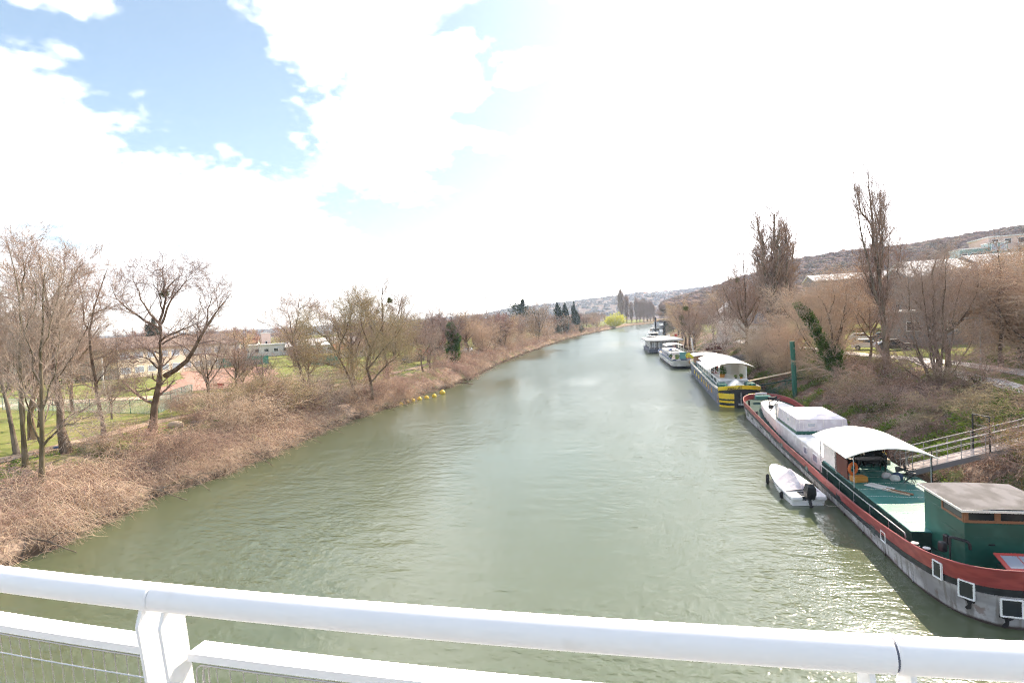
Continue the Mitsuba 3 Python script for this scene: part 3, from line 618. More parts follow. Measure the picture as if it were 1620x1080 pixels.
for x, y, rz, l in ((11.35, 36.5, 12, 'left one of two black armchairs at the back of the canopy'), (12.75, 36.5, -14, 'right one of two black armchairs at the back of the canopy')):
    k = thing('armchair', l, 'armchair'); f = lambda m: xform(m, (x, y, 1.565), rz)
    part(k, 'seat', f(box(-.42, .42, -.4, .3, .12, .45, .06)), 'rubber', False); part(k, 'backrest', f(box(-.45, .45, .2, .45, .3, 1.05, .08)), 'rubber', False)
    for sx in (-1, 1): part(k, 'armrest', f(box(sx*.5 - .1, sx*.5 + .1, -.42, .4, 0, .66, .06)), 'rubber', False)
solo('lifebuoy', xform(tor, (10.55, 33.1, 2.2), 35), 'orange_bright', 'orange lifebuoy hanging by the dark red board under the canopy', 'lifebuoy')
solo('storage_box', obox((10.75, 32.9, 1.72), .7, .5, .3, 15, .03), 'orange_paint', 'ochre storage box on the green deck by the lifebuoy', 'box')
solo('panel', obox((11.35, 31.9, 1.60), 1.2, .62, .04, -52, .005), 'white_worn', 'pale board lying flat on the green hatch boards', 'board')
for i, (dx, l) in enumerate(((0, 'left of two timber battens lying on the green hatch'), (.2, 'right of two timber battens lying on the green hatch'))):
    solo('timber_batten', obox((11.75 + dx, 31.0 + dx*.6, 1.60), 1.25, .1, .07, -50, .01), 'wood_brown' if i else 'plank_wood', l, 'batten')
rng = np.random.default_rng(4)
for (x, y, s, m, l) in ((12.55, 33.2, .24, 'white_worn', 'white plastic bag in front of the blue bag on the green deck'), (12.8, 33.55, .27, 'blue_paint', 'blue bag on the green deck under the canopy edge'), (12.35, 33.7, .24, 'tarp', 'greyish bag behind the white plastic bag')):
    ic = trimesh.creation.icosphere(subdivisions=2); v = np.array(ic.vertices); v *= (1 + .35*(meshkit.noise(v*2 + x, 3)[:, None] - .5)); v[:, 2] = np.maximum(v[:, 2], -.55)*.8
    ic.vertices = v*s + [x, y, 1.56 + s*.44]; solo('bag', ic, m, l, 'bag', smooth=40)
solo('crate', obox((13.25, 36.9, 2.0), .45, .4, .35, 0, .02), 'yellow_paint', 'yellow crate by the white panel under the canopy', 'crate')
solo('crate', obox((13.3, 36.9, 1.69), .7, .6, .25, 0, .02), 'plank_wood', 'wooden crate carrying the yellow crate', 'crate')

# --- small motorboat tied alongside
bx = thing('motorboat', 'small white motorboat under a pale cover tied to the red barge', 'motorboat')
B0, B1 = np.array([8.45, 33.6]), np.array([7.9, 39.4]); ang = -math.degrees(math.atan2(B1[0] - B0[0], B1[1] - B0[1]))
mb = lambda m: xform(m, (B0[0], B0[1], 0), ang)
hb = Hull(0, 0, 5.8, .96, .80, .12, 4.2, (9, 1.75), (9, 1.55), lambda y: np.interp(y, [0, 2.5, 5.8], [.50, .58, .82]), (0, .35), 14)
part(bx, 'hull', mb(hb.band(-.3, hb.zr, 0, 4)), 'white_paint', 40)
part(bx, 'rubbing_strip', mb(hb.band(hb.zr - .16, hb.zr - .12, .022, 1)), 'blue_grey', 40)
part(bx, 'deck', mb(hb.deck(hb.zr - .02, -.01)), 'white_worn', False)
part(bx, 'gunwale', mb(tube(np.vstack([hb.pts(hb.zr, -.02), hb.pts(hb.zr, -.02)[:1]]), .035, 8)), 'white_paint', 40)
rows = []
for t in np.linspace(0, 1, 11):
    y = .95 + t*4.3; w = float(np.interp(y, [0, 1.6, 3.2, 4.4, 5.25], [.84, .92, .86, .62, .12])); zb = float(np.interp(y, [0, 2.5, 5.8], [.50, .58, .82])) + .01
    hgt = float(np.interp(t, [0, .06, .36, .6, 1], [.10, .38, .80, .46, .06]))
    u = np.linspace(-1, 1, 11); z = zb + hgt*(1 - np.abs(u)**.92) - .05*np.abs(np.sin(t*math.pi*5))*(1 - np.abs(u))*(np.abs(u) > .1)
    rows.append(np.stack([w*u, np.full(11, y), z], -1))
part(bx, 'cover', mb(thick_sheet(np.array(rows)[::-1], .015)), 'tarp', False, 'pale pinkish boat cover')
part(bx, 'engine_well', mb(box(-.30, .30, -.02, .85, .30, .515)), 'glass_dark', False)
for sx in (-1, 1): part(bx, 'stern_platform', mb(box(sx*.62 - .28, sx*.62 + .28, -.22, .75, .33, .54, .05)), 'white_paint', False)
ob = part(bx, 'outboard_motor', mb(xform(trimesh.convex.convex_hull(np.array([(sx*w, y, z) for (w, y, z) in ((.18, -.42, .50), (.21, -.05, .50), (.25, -.50, .90), (.25, .06, .90), (.19, -.46, 1.26), (.19, -.04, 1.30), (.10, -.34, 1.40)) for sx in (-1, 1)])), (0, .12, .02), 0, 12)), 'black_paint', False, 'dark outboard motor tilted up')
part(ob, 'shaft', mb(trimesh.util.concatenate([obox((0, -.28, .30), .12, .2, .6, 0, .03, rx=-25), obox((0, -.48, .10), .10, .34, .1, 0, .03, rx=-20)])), 'black_paint', False)
part(ob, 'bracket', mb(obox((0, .02, .55), .3, .24, .2, 0, .04)), 'galvanised', False)
for x, y in ((-.98, 1.2), (-.86, 4.1), (-.62, 4.9)):
    solo('fender', mb(tube([(x, y, .42), (x - .03, y, .32), (x - .03, y, .1), (x, y, .02)], [.04, .10, .10, .04], 12)), 'rubber', {1.2: 'black fender hanging at the stern quarter of the motorboat', 4.1: 'black fender hanging amidships on the far side of the motorboat cover', 4.9: 'black fender hanging by the bow of the motorboat'}[y], 'fender', smooth=40)
solo('mooring_line', tube([(8.9, 33.5, .35), (9.3, 33.0, .18), (9.75, 32.4, .42)], .012, 5), 'rope', 'thin mooring line from the motorboat stern to the red barge', 'rope')

# --- yellow, black and blue-grey barge
def cols(hull, idx, lo, hi, off=0.0, nz=3, thick=.03):
    """a band over some columns of the outline only"""
    idx = np.asarray(idx); lo, hi = np.broadcast_to(lo, hull.zr.shape), np.broadcast_to(hi, hull.zr.shape)
    rows = [hull.pts(lo, off - thick)[idx]] + [hull.pts(lo + (hi - lo)*k/nz, off)[idx] for k in range(nz + 1)] + [hull.pts(hi, off - thick)[idx]]
    V = np.array(rows)
    ends = []
    for e in (0, -1):
        q = np.concatenate([V[:, e]]); c = q.mean(0); ends.append(trimesh.Trimesh(np.vstack([q, c]), [[i, i + 1, len(q)] if e else [i + 1, i, len(q)] for i in range(len(q) - 1)], process=False))
    return trimesh.util.concatenate([grid_mesh(V[:, ::-1])] + ends)
zr_y = lambda y: np.interp(y, [67.5, 67.9, 68.9, 74, 84, 100, 112], [2.52, 2.40, 2.20, 2.05, 2.1, 2.15, 2.4])
Y = Hull(10.45, 67.5, 112, 2.32, 2.2, 1.6, 5, (1.75, 2.2), (1.9, 2.0), zr_y, (.0, .5), 18)
N = len(Y.R); front = np.r_[N - 15:N, 0:16]
yb = thing('barge', 'blue grey barge with a yellow and black bow and a white arched canopy', 'barge')
part(yb, 'hull', Y.band(-.7, Y.zr - .30, 0, 4), 'blue_grey', 40)
part(yb, 'bow', cols(Y, front, -.7, Y.zr - .41, .015, 4), 'black_paint', 40, 'black bow')
part(yb, 'bow_band', cols(Y, front, Y.zr - .42, Y.zr + .01, .04, 2), 'yellow_paint', 40, 'yellow band round the bow')
part(yb, 'rubbing_strake', [cols(Y, np.arange(16, N - 14), Y.zr - .24, Y.zr - .02, .05, 2), Y.bulwark(.4)], 'cream', 40)
for lo, hi, n in ((.95, 1.58, 12), (.52, .76, 12), (.02, .22, 12)):
    part(yb, 'bow_stripe', cols(Y, np.arange(4, 4 + n), lo, hi, .035, 2), 'yellow_paint', 40, 'yellow stripe on the cheek of the bow')
    part(yb, 'bow_stripe', cols(Y, np.arange(N - 3 - n, N - 3), lo, hi, .035, 2), 'yellow_paint', 40)
part(yb, 'stem', tube([(10.45, 67.46, z) for z in (-.3, 1, 2.5)], .035, 8), 'black_paint', 40)
an = part(yb, 'anchor', [tube([(10.40, 67.34, 1.75), (10.38, 67.32, .45)], .045, 8), obox((10.38, 67.32, .4), .62, .12, .14, 0, .04), tube([(10.1, 67.36, .52), (10.38, 67.28, .34), (10.66, 67.36, .52)], .05, 8)], 'galvanised', 40)
name = meshkit.text_mesh('ANGELUS', .22, .012, True); w = name.bounds[1, 0]; v = np.array(name.vertices)
name.vertices = np.stack([v[:, 0] - w/2, v[:, 2], v[:, 1]], -1); name.invert()
p_, t_, n_ = Y.frame(9.72, 67.7, 2.25); 
M = np.eye(4); d_ = t_ if t_[0] > 0 else -t_; M[:2, 0] = d_; M[:2, 1] = n_; M[:2, 3] = p_ + n_*.055; M[2, 3] = 2.08; M[2, 0] = .10
nm = name.copy(); nm.apply_transform(M); part(yb, 'name_lettering', nm, 'black_paint', False)
part(yb, 'deck', Y.deck(Y.zr - .4), 'green_paint', False)
for y in (99.8, 95.5, 92.0, 88.2, 84.7, 81.5, 78.6, 75.6):
    wk = part(yb, 'window_frame', Y.onto(frame_mesh(.62, .42, .09, -.04, .03), 8.2, y, 1.05), 'yellow_paint' if y > 80 else 'orange_paint', False)
    part(wk, 'pane', Y.onto(box(-.31, .31, -.03, .012, -.21, .21), 8.2, y, 1.05), 'orange_paint' if y < 90 else 'yellow_paint', False)
for y in (69.6, 80): part(yb, 'hull_strip', Y.onto(box(-.09, .09, -.03, .02, -.6, .6), 8.2, y, 1.0), 'orange_paint' if y < 72 else 'galvanised', False)
part(yb, 'coaming', [box(8.85, 12.1, 73.0, 103, 1.3, 2.48, .05)], 'white_worn', False)
part(yb, 'coaming_band', [box(8.80, 12.15, 72.94, 103.05, 2.43, 2.56, .02)], 'white_paint', False)
for y in np.arange(76, 102, 3.2):
    wk = part(yb, 'coaming_window', box(8.82, 8.855, y, y + 2.3, 1.95, 2.40), 'green_paint', False); part(wk, 'pane', box(8.805, 8.822, y + .1, y + 2.2, 2.0, 2.35), 'glass_dark', False)
part(yb, 'foredeck_hatch', trimesh.convex.convex_hull(np.array([(x, y, z) for x, y, z in ((9.5, 68.8, 2.0), (11.5, 68.8, 2.0), (9.5, 72.0, 2.0), (11.5, 72.0, 2.0), (10.5, 69.0, 2.78), (10.5, 72.0, 2.78))])), 'white_worn', False)
for sx in (8.95, 12.05): part(yb, 'foredeck_locker', box(sx - .45, sx + .45, 70.2, 72.6, 1.7, 2.36, .04), 'green_paint', False)
for x, y in ((9.1, 69.5), (12.0, 69.6)): part(yb, 'bollard', [cyl((x, y, 1.7), .11, .7), cyl((x, y, 2.4), .14, .05)], 'green_hatch', 40)
part(yb, 'canopy', arch_sheet(7.98, 12.98, 73.2, 90.2, 4.02, 4.60, .04), 'canvas', 30, 'white arched canopy')
for x in (8.9, 12.05):
    for y in (73.4, 78, 83, 89.8): part(yb, 'canopy_post', cyl((x, y, 2.5), .04, 1.62, 8), 'white_paint', 40)
part(yb, 'cabin_wall', box(9.7, 12.0, 78.9, 79.0, 2.5, 4.2), 'cream', False)
part(yb, 'cabin_wall', box(12.02, 12.08, 73.6, 90, 2.5, 4.1), 'canvas', False)
part(yb, 'cabin_wall', box(8.8, 9.69, 80.9, 81.0, 2.5, 4.2), 'glass_dark', False)
part(yb, 'cupboard', box(10.2, 11.0, 78.55, 78.88, 2.52, 3.9, .03), 'white_paint', False)
part(yb, 'deck_rail', [tube([(8.9, y, 3.35) for y in (73.4, 80, 90)], .03, 6), tube([(8.9, y, 3.0) for y in (73.4, 80, 90)], .022, 6)], 'white_paint', 40)
for y in np.linspace(73.4, 90, 9): part(yb, 'rail_post', cyl((8.9, y, 2.5), .022, .85, 6), 'white_paint', 40)
part(yb, 'aft_cabin', box(8.9, 12.2, 103.2, 109.5, 1.6, 3.4, .05), 'wood_brown', False, 'brown aft cabin')
part(yb, 'aft_roof', arch_sheet(8.4, 12.9, 102.8, 110, 3.45, 3.62, .07), 'canvas', 30, 'white aft roof')
part(yb, 'deck_table', box(9.2, 11.8, 91.5, 101, 2.5, 2.56), 'canvas', False)
def pot_plant(x, y, z, r, label, leafm='leaf_ivy', potm='orange_paint', seed=0, grp=None):
    k = thing('potted_plant', label, 'potted plant', grp); rng = np.random.default_rng(seed + 50)
    part(k, 'pot', cyl((x, y, z), r*.45, r*.8, 12, r*.58), potm, 40)
    q = rng.normal(size=(160, 3)); q /= np.linalg.norm(q, axis=1, keepdims=True); q *= (r*rng.uniform(.3, 1, 160)**.6)[:, None]
    part(k, 'foliage', leaves(rng, q*[1, 1, .9] + [x, y, z + r*1.5], r*.42), leafm, False)
pot_plant(9.55, 76.0, 2.5, .62, 'big dark green potted plant at the left post under the canopy of the yellow barge', seed=1)
pot_plant(11.55, 74.2, 2.5, .28, 'small green potted plant at the right of the canopy of the yellow barge', 'leaf_ground', seed=2)
pot_plant(10.9, 74.1, 2.5, .24, 'small pot plant in the middle of the front edge of the yellow barge canopy', 'leaf_ground', 'black_paint', 3)
for i, (y, c) in enumerate(((79.5, 'left'), (77.6, 'right'))):
    k = thing('deck_chair', f'{c} one of two red deck chairs behind the railing of the yellow barge', 'deck chair')
    part(k, 'seat', obox((9.1, y, 2.95), .6, .6, .06), 'red_bright', False); part(k, 'backrest', obox((9.4, y, 3.3), .08, .6, .7, 0, .02, ry=12), 'red_bright', False)
    for a in (-.25, .25):
        for b in (-.25, .25): part(k, 'leg', cyl((9.1 + a, y + b, 2.5), .02, .44, 6), 'galvanised', 40)

# --- white barge with a blue rim, then the boats beyond
def at(m, o, rz): return xform(m, (o[0], o[1], 0), rz)
wo, wr = (7.65, 116.3), 3.2
wf = lambda m: at(m, wo, wr)
zr_w = lambda y: np.interp(y, [0, 1.5, 6, 30, 36], [2.0, 1.8, 1.7, 1.75, 2.3])
Wh = Hull(0, 0, 36, 2.3, 2.0, 2.2, 5, (2.4, 2.0), (2.0, 1.8), zr_w, (.9, .8), 16)
wb = thing('barge', 'white barge with a dark blue rim and many potted plants on its deck', 'barge')
part(wb, 'hull', wf(Wh.band(.50, Wh.zr - .28, 0, 3)), 'white_worn', 40)
part(wb, 'hull_bottom', wf(Wh.band(-.7, .495, -.02, 2)), 'black_paint', 40, 'dark lower hull')
part(wb, 'rim', wf(trimesh.util.concatenate([Wh.band(Wh.zr - .27, Wh.zr, .03, 1), Wh.bulwark(.4)])), 'blue_paint', 40, 'dark blue rim')
part(wb, 'deck', wf(Wh.deck(Wh.zr - .38)), 'concrete', False)
part(wb, 'name_plate', wf(Wh.onto(box(-.45, .45, -.02, .05, -.08, .08), -.95, .35, 1.86)), 'white_paint', False)
part(wb, 'name_plate', wf(Wh.onto(box(-.45, .45, -.02, .05, -.08, .08), .95, .35, 1.86)), 'white_paint', False)
part(wb, 'stern_panel', wf(Wh.onto(box(-.7, .7, -.02, .03, -.05, .05), -2.15, 2.6, 1.0)), 'galvanised', False)
part(wb, 'cabin', wf(box(-1.6, 1.6, 11, 30, 1.2, 2.6, .05)), 'white_worn', False)
for y in np.arange(12, 29, 2.8): part(wb, 'cabin_window', wf(box(-1.62, -1.59, y, y + 1.6, 1.75, 2.3)), 'glass_dark', False)
part(wb, 'awning', wf(arch_sheet(-1.9, 1.9, 15, 24, 3.9, 4.15, .04)), 'canvas', 30, 'white awning')
for x in (-1.8, 1.8):
    for y in (15.2, 19.5, 23.8): part(wb, 'awning_post', wf(cyl((x, y, 2.6), .04, 1.3, 8)), 'white_paint', 40)
part(wb, 'wheelhouse', wf(box(-.2, 1.0, 4.4, 5.6, 1.4, 3.0, .04)), 'teal_paint', False, 'turquoise deck box')
for i, (x, y, z, r, lm, pm, l) in enumerate(((1.35, 3.4, 1.45, .62, 'leaf_yellow', 'red_bright', 'yellow green plant in a red tub, largest on the stern of the white barge'),
        (1.9, 1.6, 1.5, .42, 'leaf_yellow', 'red_bright', 'yellow green plant in a red pot at the right stern corner of the white barge'),
        (-1.1, 2.2, 1.45, .36, 'leaf_ground', 'red_bright', 'green plant in a red pot at the left stern corner of the white barge'),
        (-.7, 5.2, 1.4, .5, 'leaf_ivy', 'red_dark', 'dark green plant in a maroon tub left of the turquoise box on the white barge'),
        (-1.6, 8.8, 1.4, .42, 'leaf_ivy', 'blue_paint', 'dark green plant in a blue pot on the left deck of the white barge'),
        (.6, 7.6, 1.4, .5, 'blossom', 'white_paint', 'pale flowering plant in a white pot behind the turquoise box on the white barge'),
        (-1.3, 6.6, 1.4, .34, 'blossom', 'white_paint', 'small pale flowering plant in a white pot on the left deck of the white barge'),
        (1.5, 8.6, 1.4, .4, 'forsythia', 'red_bright', 'golden flowering plant in a red pot on the right deck of the white barge'))):
    P = wf(trimesh.Trimesh([[x, y, z]]*3, [[0, 1, 2]], process=False)).vertices[0]; pot_plant(P[0], P[1], z, r, l, lm, pm, 10 + i)
solo('parasol', wf(trimesh.util.concatenate([cyl((-1.3, 10, 1.4), .03, 2.2, 8), tube([(-1.3, 10, 3.2), (-1.3, 10, 3.7)], [.75, .03], 12)])), 'blue_paint', 'blue parasol on the left side of the white barge', 'parasol', smooth=False)
solo('life_ring', wf(Wh.onto(xform(trimesh.creation.torus(.3, .09, 24, 10), (0, 0, 0), 0, 90), 1.2, .5, 1.4, .12)), 'orange_paint', 'orange yellow life ring on the stern of the white barge', 'lifebuoy', smooth=40)

hbk = thing('houseboat', 'grey floating house with a flat white roof beyond the white barge', 'houseboat')
ho, hr = (1.55, 167.5), 4.0
hf = lambda m: at(m, ho, hr)
part(hbk, 'pontoon', hf(box(0, 8.5, 0, 22, -.5, 1.25, .08)), 'blue_grey', False)
part(hbk, 'pontoon_band', hf(box(-.04, 8.54, -.04, 22.04, .02, .3, .03)), 'black_paint', False)
part(hbk, 'house', hf(box(.5, 8.0, .8, 21, 1.25, 3.35, .03)), 'wall_grey', False)
part(hbk, 'roof', hf(box(-.5, 9.6, -.6, 22.4, 3.38, 3.78, .05)), 'roof_white', False, 'flat white roof')
for x in np.arange(.15, 8.4, 1.35): part(hbk, 'porch_post', hf(box(x - .07, x + .07, -.1, .05, 1.25, 3.37)), 'white_paint', False)
for i, x in enumerate(np.arange(.9, 7.6, 1.7)):
    wk = part(hbk, 'window', hf(xform(frame_mesh(1.0, 1.2, .09, -.05, .05), (x + .6, .78, 2.35))), 'white_paint', False); part(wk, 'pane', hf(box(x + .1, x + 1.1, .74, .80, 1.75, 2.95)), 'glass_sky', False)
for y in np.arange(2, 20, 2.6):
    wk = part(hbk, 'window', hf(xform(frame_mesh(1.2, 1.2, .09, -.05, .05), (.48, y, 2.35), 90)), 'white_paint', False); part(wk, 'pane', hf(box(.44, .5, y - .6, y + .6, 1.75, 2.95)), 'glass_dark', False)
part(hbk, 'door', hf(box(6.6, 7.4, .74, .79, 1.26, 3.1, .02)), 'red_bright', False)
for i, (x, y) in enumerate(((7.3, 2), (5.4, 3))):
    k = thing('flag', ['red and white flag above the flat roof of the floating house', 'white flag left of the red one above the flat roof'][i], 'flag')
    part(k, 'pole', hf(cyl((x, y, 3.78), .03, 1.5, 6)), 'white_paint', 40)
    V = np.array([[(x + .1 + u*.8, y + .12*math.sin(u*5), 4.5 + w) for u in np.linspace(0, 1, 8)] for w in (0, .35, .7)]); part(k, 'cloth', hf(thick_sheet(V[::-1], .01)), 'red_bright' if i == 0 else 'canvas', False)

def cruiser(o, rz, L, h, label, m='white_paint', tall=1.0):
    f = lambda a: at(a, o, rz); k = thing('cruiser', label, 'boat')
    hl = Hull(0, 0, L, h, h*.82, .4, L*.5, (6, 1.7), (5, 1.5), lambda y: np.interp(y, [0, L*.5, L], [1.1, 1.25, 1.7]), (0, .6), 12)
    part(k, 'hull', f(hl.band(-.5, hl.zr, 0, 3)), m, 40); part(k, 'waterline_band', f(hl.band(-.05, .18, .02, 1)), 'blue_paint', 40); part(k, 'deck', f(hl.deck(hl.zr - .05, -.01)), 'white_worn', False)
    part(k, 'cabin', f(trimesh.convex.convex_hull(np.array([(sx*a, y, z) for sx in (-1, 1) for a, y, z in ((h*.8, L*.12, 1.1), (h*.75, L*.7, 1.2), (h*.72, L*.14, 1.1 + 1.3*tall), (h*.6, L*.52, 1.1 + 1.3*tall))]))), 'white_worn', False)
    part(k, 'cabin_roof', f(box(-h*.85, h*.85, L*.08, L*.55, 1.12 + 1.3*tall, 1.24 + 1.3*tall, .05)), 'canvas', False)
    for sx in (-1, 1): part(k, 'cabin_window', f(obox((sx*h*.765, L*.34, 1.15 + .78*tall), .06, L*.32, .45*tall, 0, .02, ry=sx*-3)), 'glass_dark', False)
    part(k, 'stern_window', f(box(-h*.6, h*.6, L*.115, L*.135, 1.1 + .55*tall, 1.1 + 1.05*tall, .01)), 'glass_dark', False)
    part(k, 'mast', f(cyl((0, L*.4, 1.2 + 1.3*tall), .04, 1.6, 8)), 'black_paint', 40)
    return k
cruiser((7.4, 205), 5, 16, 2.3, 'white cruiser with dark cabin windows behind the flat roof of the floating house', tall=1.5)
cruiser((3.6, 236), 6, 13, 1.9, 'small dark cruiser half hidden left of the larger white cruiser', 'blue_grey')
cruiser((5.2, 262), 6, 17, 2.4, 'white cruiser in front of the dark mooring pile', tall=1.4)
cruiser((7.8, 330), 8, 24, 2.6, 'farthest white vessel between the two dark mooring piles', tall=1.9)
k = thing('barge', 'distant pale barge with a dark and orange wheelhouse at the bend of the river', 'barge')
f = lambda a: at(a, (13.5, 470), 2)
hl = Hull(0, 0, 60, 2.9, 2.7, 3, 6, (2.5, 2), (2.2, 2), lambda y: np.interp(y, [0, 5, 60], [2.6, 2.0, 2.2]))
part(k, 'hull', f(hl.band(-.5, hl.zr, 0, 3)), 'white_worn', 40); part(k, 'deck', f(hl.deck(hl.zr - .3)), 'white_worn', False); part(k, 'wheelhouse', f(box(-2, 2, 48, 54, 2, 5.5, .1)), 'white_paint', False); part(k, 'wheelhouse_roof', f(box(-2.4, 2.4, 47, 55, 5.52, 5.9, .08)), 'orange_paint', False)
for x, y, h, l in ((6.48, 300, 9.8, 'left of two tall dark mooring piles among the far boats'), (7.92, 221, 8.5, 'right of two tall dark mooring piles among the far boats')):
    k = thing('mooring_pile', l, 'mooring pile'); part(k, 'pile', cyl((x, y, -2), .35, h + 2, 14), 'black_paint', 40); part(k, 'cap', cyl((x, y, h + .003), .38, .12, 14), 'galvanised', 40)
k = thing('mooring_pile', 'tall green tubular mooring pile between the two nearest barges', 'mooring pile')
part(k, 'pile', tube([(16.6, 70, -2), (16.55, 70, 3), (16.45, 70, 7.0)], .26, 20), 'green_pole', 40); part(k, 'cap', cyl((16.45, 70, 7.0), .275, .10, 20), 'green_pole', 40)
k = thing('mooring_pile', 'white post beside the gangway of the white barge', 'mooring pile')
part(k, 'pile', tube([(11.6, 139, -1), (11.0, 139, 5.0)], .2, 14), 'white_worn', 40); part(k, 'cap', cyl((11.0, 139, 5.0), .22, .1, 14), 'white_worn', 40)

# --- gangways to the bank
g = thing('gangway', 'metal gangway with tubular railings from the red barge to the bank', 'gangway')
A, B_ = np.array([13.45, 34.3, 1.86]), np.array([22.6, 36.6, 3.55]); dv_ = B_ - A; Lg = np.linalg.norm(dv_); ux = dv_/Lg; side = np.cross([0, 0, 1], ux); side /= np.linalg.norm(side); upv = np.cross(ux, side)
def gp(s, w, h): return A + ux*s + side*w + np.array([0, 0, 1])*h
def gbar(s0, w0, h0, s1, w1, h1, r): return tube([gp(s0, w0, h0), gp(s1, w1, h1)], r, 8)
def gbox(s0, s1, w0, w1, h0, h1):
    m = box(s0, s1, w0, w1, h0, h1); M = np.eye(4); M[:3, 0] = ux; M[:3, 1] = side; M[:3, 2] = upv; M[:3, 3] = A; m.apply_transform(M); return m
n = 26
for i in range(n): part(g, 'tread', gbox(Lg*i/n + .01, Lg*(i + 1)/n - .012, -.42, .42, 0, .035), 'tread_grey', False)
part(g, 'beam', gbox(-.2, Lg + .1, -.49, -.43, -.22, .06), 'wall_grey', False); part(g, 'beam', gbox(-.2, Lg + .1, .43, .49, -.22, .06), 'wall_grey', False)
for w in (-.47, .47):
    part(g, 'handrail', tube(bend([gp(-.1, w, .3), gp(-.25, w, .7), gp(.0, w, 1.05), gp(Lg, w, 1.05)], 5, .3), .026, 10), 'rail_grey', 40)
    for h in (.42, .73): part(g, 'rail', gbar(0, w, h, Lg, w, h, .018), 'rail_grey', 40)
    for s in np.linspace(.1, Lg - .1, 8): part(g, 'rail_post', gbar(s, w, -.1, s, w, 1.04, .02), 'rail_grey', 40)
for w in (-.54, .54): part(g, 'gate_post', gbar(4.3, w, 0, 4.3, w, 1.95, .04), 'black_paint', 40)
part(g, 'gate_head', gbar(4.3, -.54, 1.95, 4.3, .54, 1.95, .035), 'black_paint', 40)
for h in (.9, 1.4): part(g, 'gate_bar', gbar(4.3, -.5, h, 4.3, .5, h, .02), 'black_paint', 40)
for s, w in ((1.1, -.54),): part(g, 'support', tube([gp(s, w, .9), (gp(s, w, 0)[0], gp(s, w, 0)[1], -.6)], .022, 8), 'black_paint', 40)
def plank(name, label, a, b, w, th, m, cat='gangplank'):
    a, b = np.array(a, float), np.array(b, float); d = b - a; L = np.linalg.norm(d); u = d/L; s = np.cross([0, 0, 1], u); s /= np.linalg.norm(s); q = np.cross(u, s)
    mm = box(0, L, -w/2, w/2, 0, th, .01); M = np.eye(4); M[:3, 0] = u; M[:3, 1] = s; M[:3, 2] = q; M[:3, 3] = a; mm.apply_transform(M)
    return solo(name, mm, m, label, cat, smooth=False)
plank('gangplank', 'pale wooden gangplank from the yellow barge to the bank by the ivy covered tree', (12.7, 75.4, 2.05), (21.6, 77.4, 3.5), .6, .09, 'plank_wood')
plank('mooring_spar', 'dark green mooring spar from the yellow bow to the bank', (12.6, 72.0, 1.75), (20.2, 74.2, 2.7), .14, .14, 'green_dark', 'spar')
plank('gangplank', 'pale gangplank reaching the bank behind the canopy of the yellow barge', (12.6, 97.5, 2.3), (20.6, 99.5, 3.2), .7, .1, 'plank_wood')
k = thing('footbridge', 'grey sided footbridge behind the canopy of the yellow barge', 'footbridge')
for w in (0, 1.4):
    for i in range(14): part(k, 'side_slat', obox((13.6 + i*.5, 103 + w, 2.55 + i*.05), .46, .05, 1.1, 4, .0), 'wall_grey', False)
part(k, 'floor', obox((16.9, 103.7, 2.4), 7.4, 1.34, .1, 4, 0, 0, -6), 'concrete', False)
k = thing('gangway', 'gangway with a dark shed leading from the white barge to the bank', 'gangway')
part(k, 'floor', obox((13.0, 131, 2.5), 7.5, 1.2, .12, 8), 'plank_wood', False)
for w in (-.6, .6): part(k, 'handrail', tube([(9.4, 130.5 + w, 3.5), (16.8, 131.6 + w, 3.55)], .04, 6), 'plank_wood', 40)
for i in range(5):
    for w in (-.6, .6): part(k, 'rail_post', cyl((9.7 + i*1.75, 130.55 + w + i*.26, 2.5), .035, 1.0, 6), 'plank_wood', 40)
part(k, 'shed', obox((15.2, 133.4, 2.9), 3.6, 1.6, 2.2, 8, .04), 'red_dark', False)
k = thing('net_fence', 'low green netting fence on the bank beside the green mooring pile', 'fence')
pts = np.array([(14.6, 75.2), (17.0, 76.0), (19.4, 76.8)])
for i, (x, y) in enumerate(pts): part(k, 'post', cyl((x, y, max(0, float(ground_z(x, y))) - .2), .03, 1.5, 6), 'green_pole', 40)
part(k, 'rail', tube([(x, y, max(0, float(ground_z(x, y))) + 1.25) for x, y in pts], .025, 6), 'green_pole', 40); part(k, 'rail', tube([(x, y, max(0, float(ground_z(x, y))) + .6) for x, y in pts], .02, 6), 'green_pole', 40)
xs = []
for a, b in zip(pts, pts[1:]):
    for t in np.linspace(0, 1, 24, endpoint=False):
        x, y = a + (b - a)*t; z = max(0, float(ground_z(x, y))); xs.append(tube([(x, y, z), (x + .15, y + .05, z + 1.2)], .008, 4)); xs.append(tube([(x + .15, y + .05, z), (x, y, z + 1.2)], .008, 4))
part(k, 'netting', xs, 'green_net', False, kind='stuff')

# --- line of yellow buoys by the left bank
prev = None
for i, (x, y, r) in enumerate(((-36.2, 74.0, .30), (-36.05, 75.8, .32), (-35.85, 77.4, .32), (-35.4, 78.8, .33), (-34.8, 80.2, .33), (-34.2, 81.8, .34), (-33.1, 85.2, .46))):
    b = trimesh.creation.icosphere(subdivisions=3, radius=r); x += 2.3 if r < .4 else 1.3; b.apply_translation((x + .4, y, r*.45))
    k = solo('buoy', trimesh.util.concatenate([b, cyl((x + .4, y, r*1.3), .04, .14, 8)]), 'buoy_yellow', 'largest yellow buoy at the river end of the boom' if r > .4 else 'round yellow buoy in the boom by the left bank', 'buoy', None if r > .4 else 'small yellow buoys strung along the boom', smooth=40)
    if prev: solo('boom_rope', tube([prev, (x + .4, y, .03)], .025, 6), 'rope', 'rope strung between two of the yellow buoys', 'rope', 'ropes between the yellow buoys')
    prev = (x + .4, y, .03)
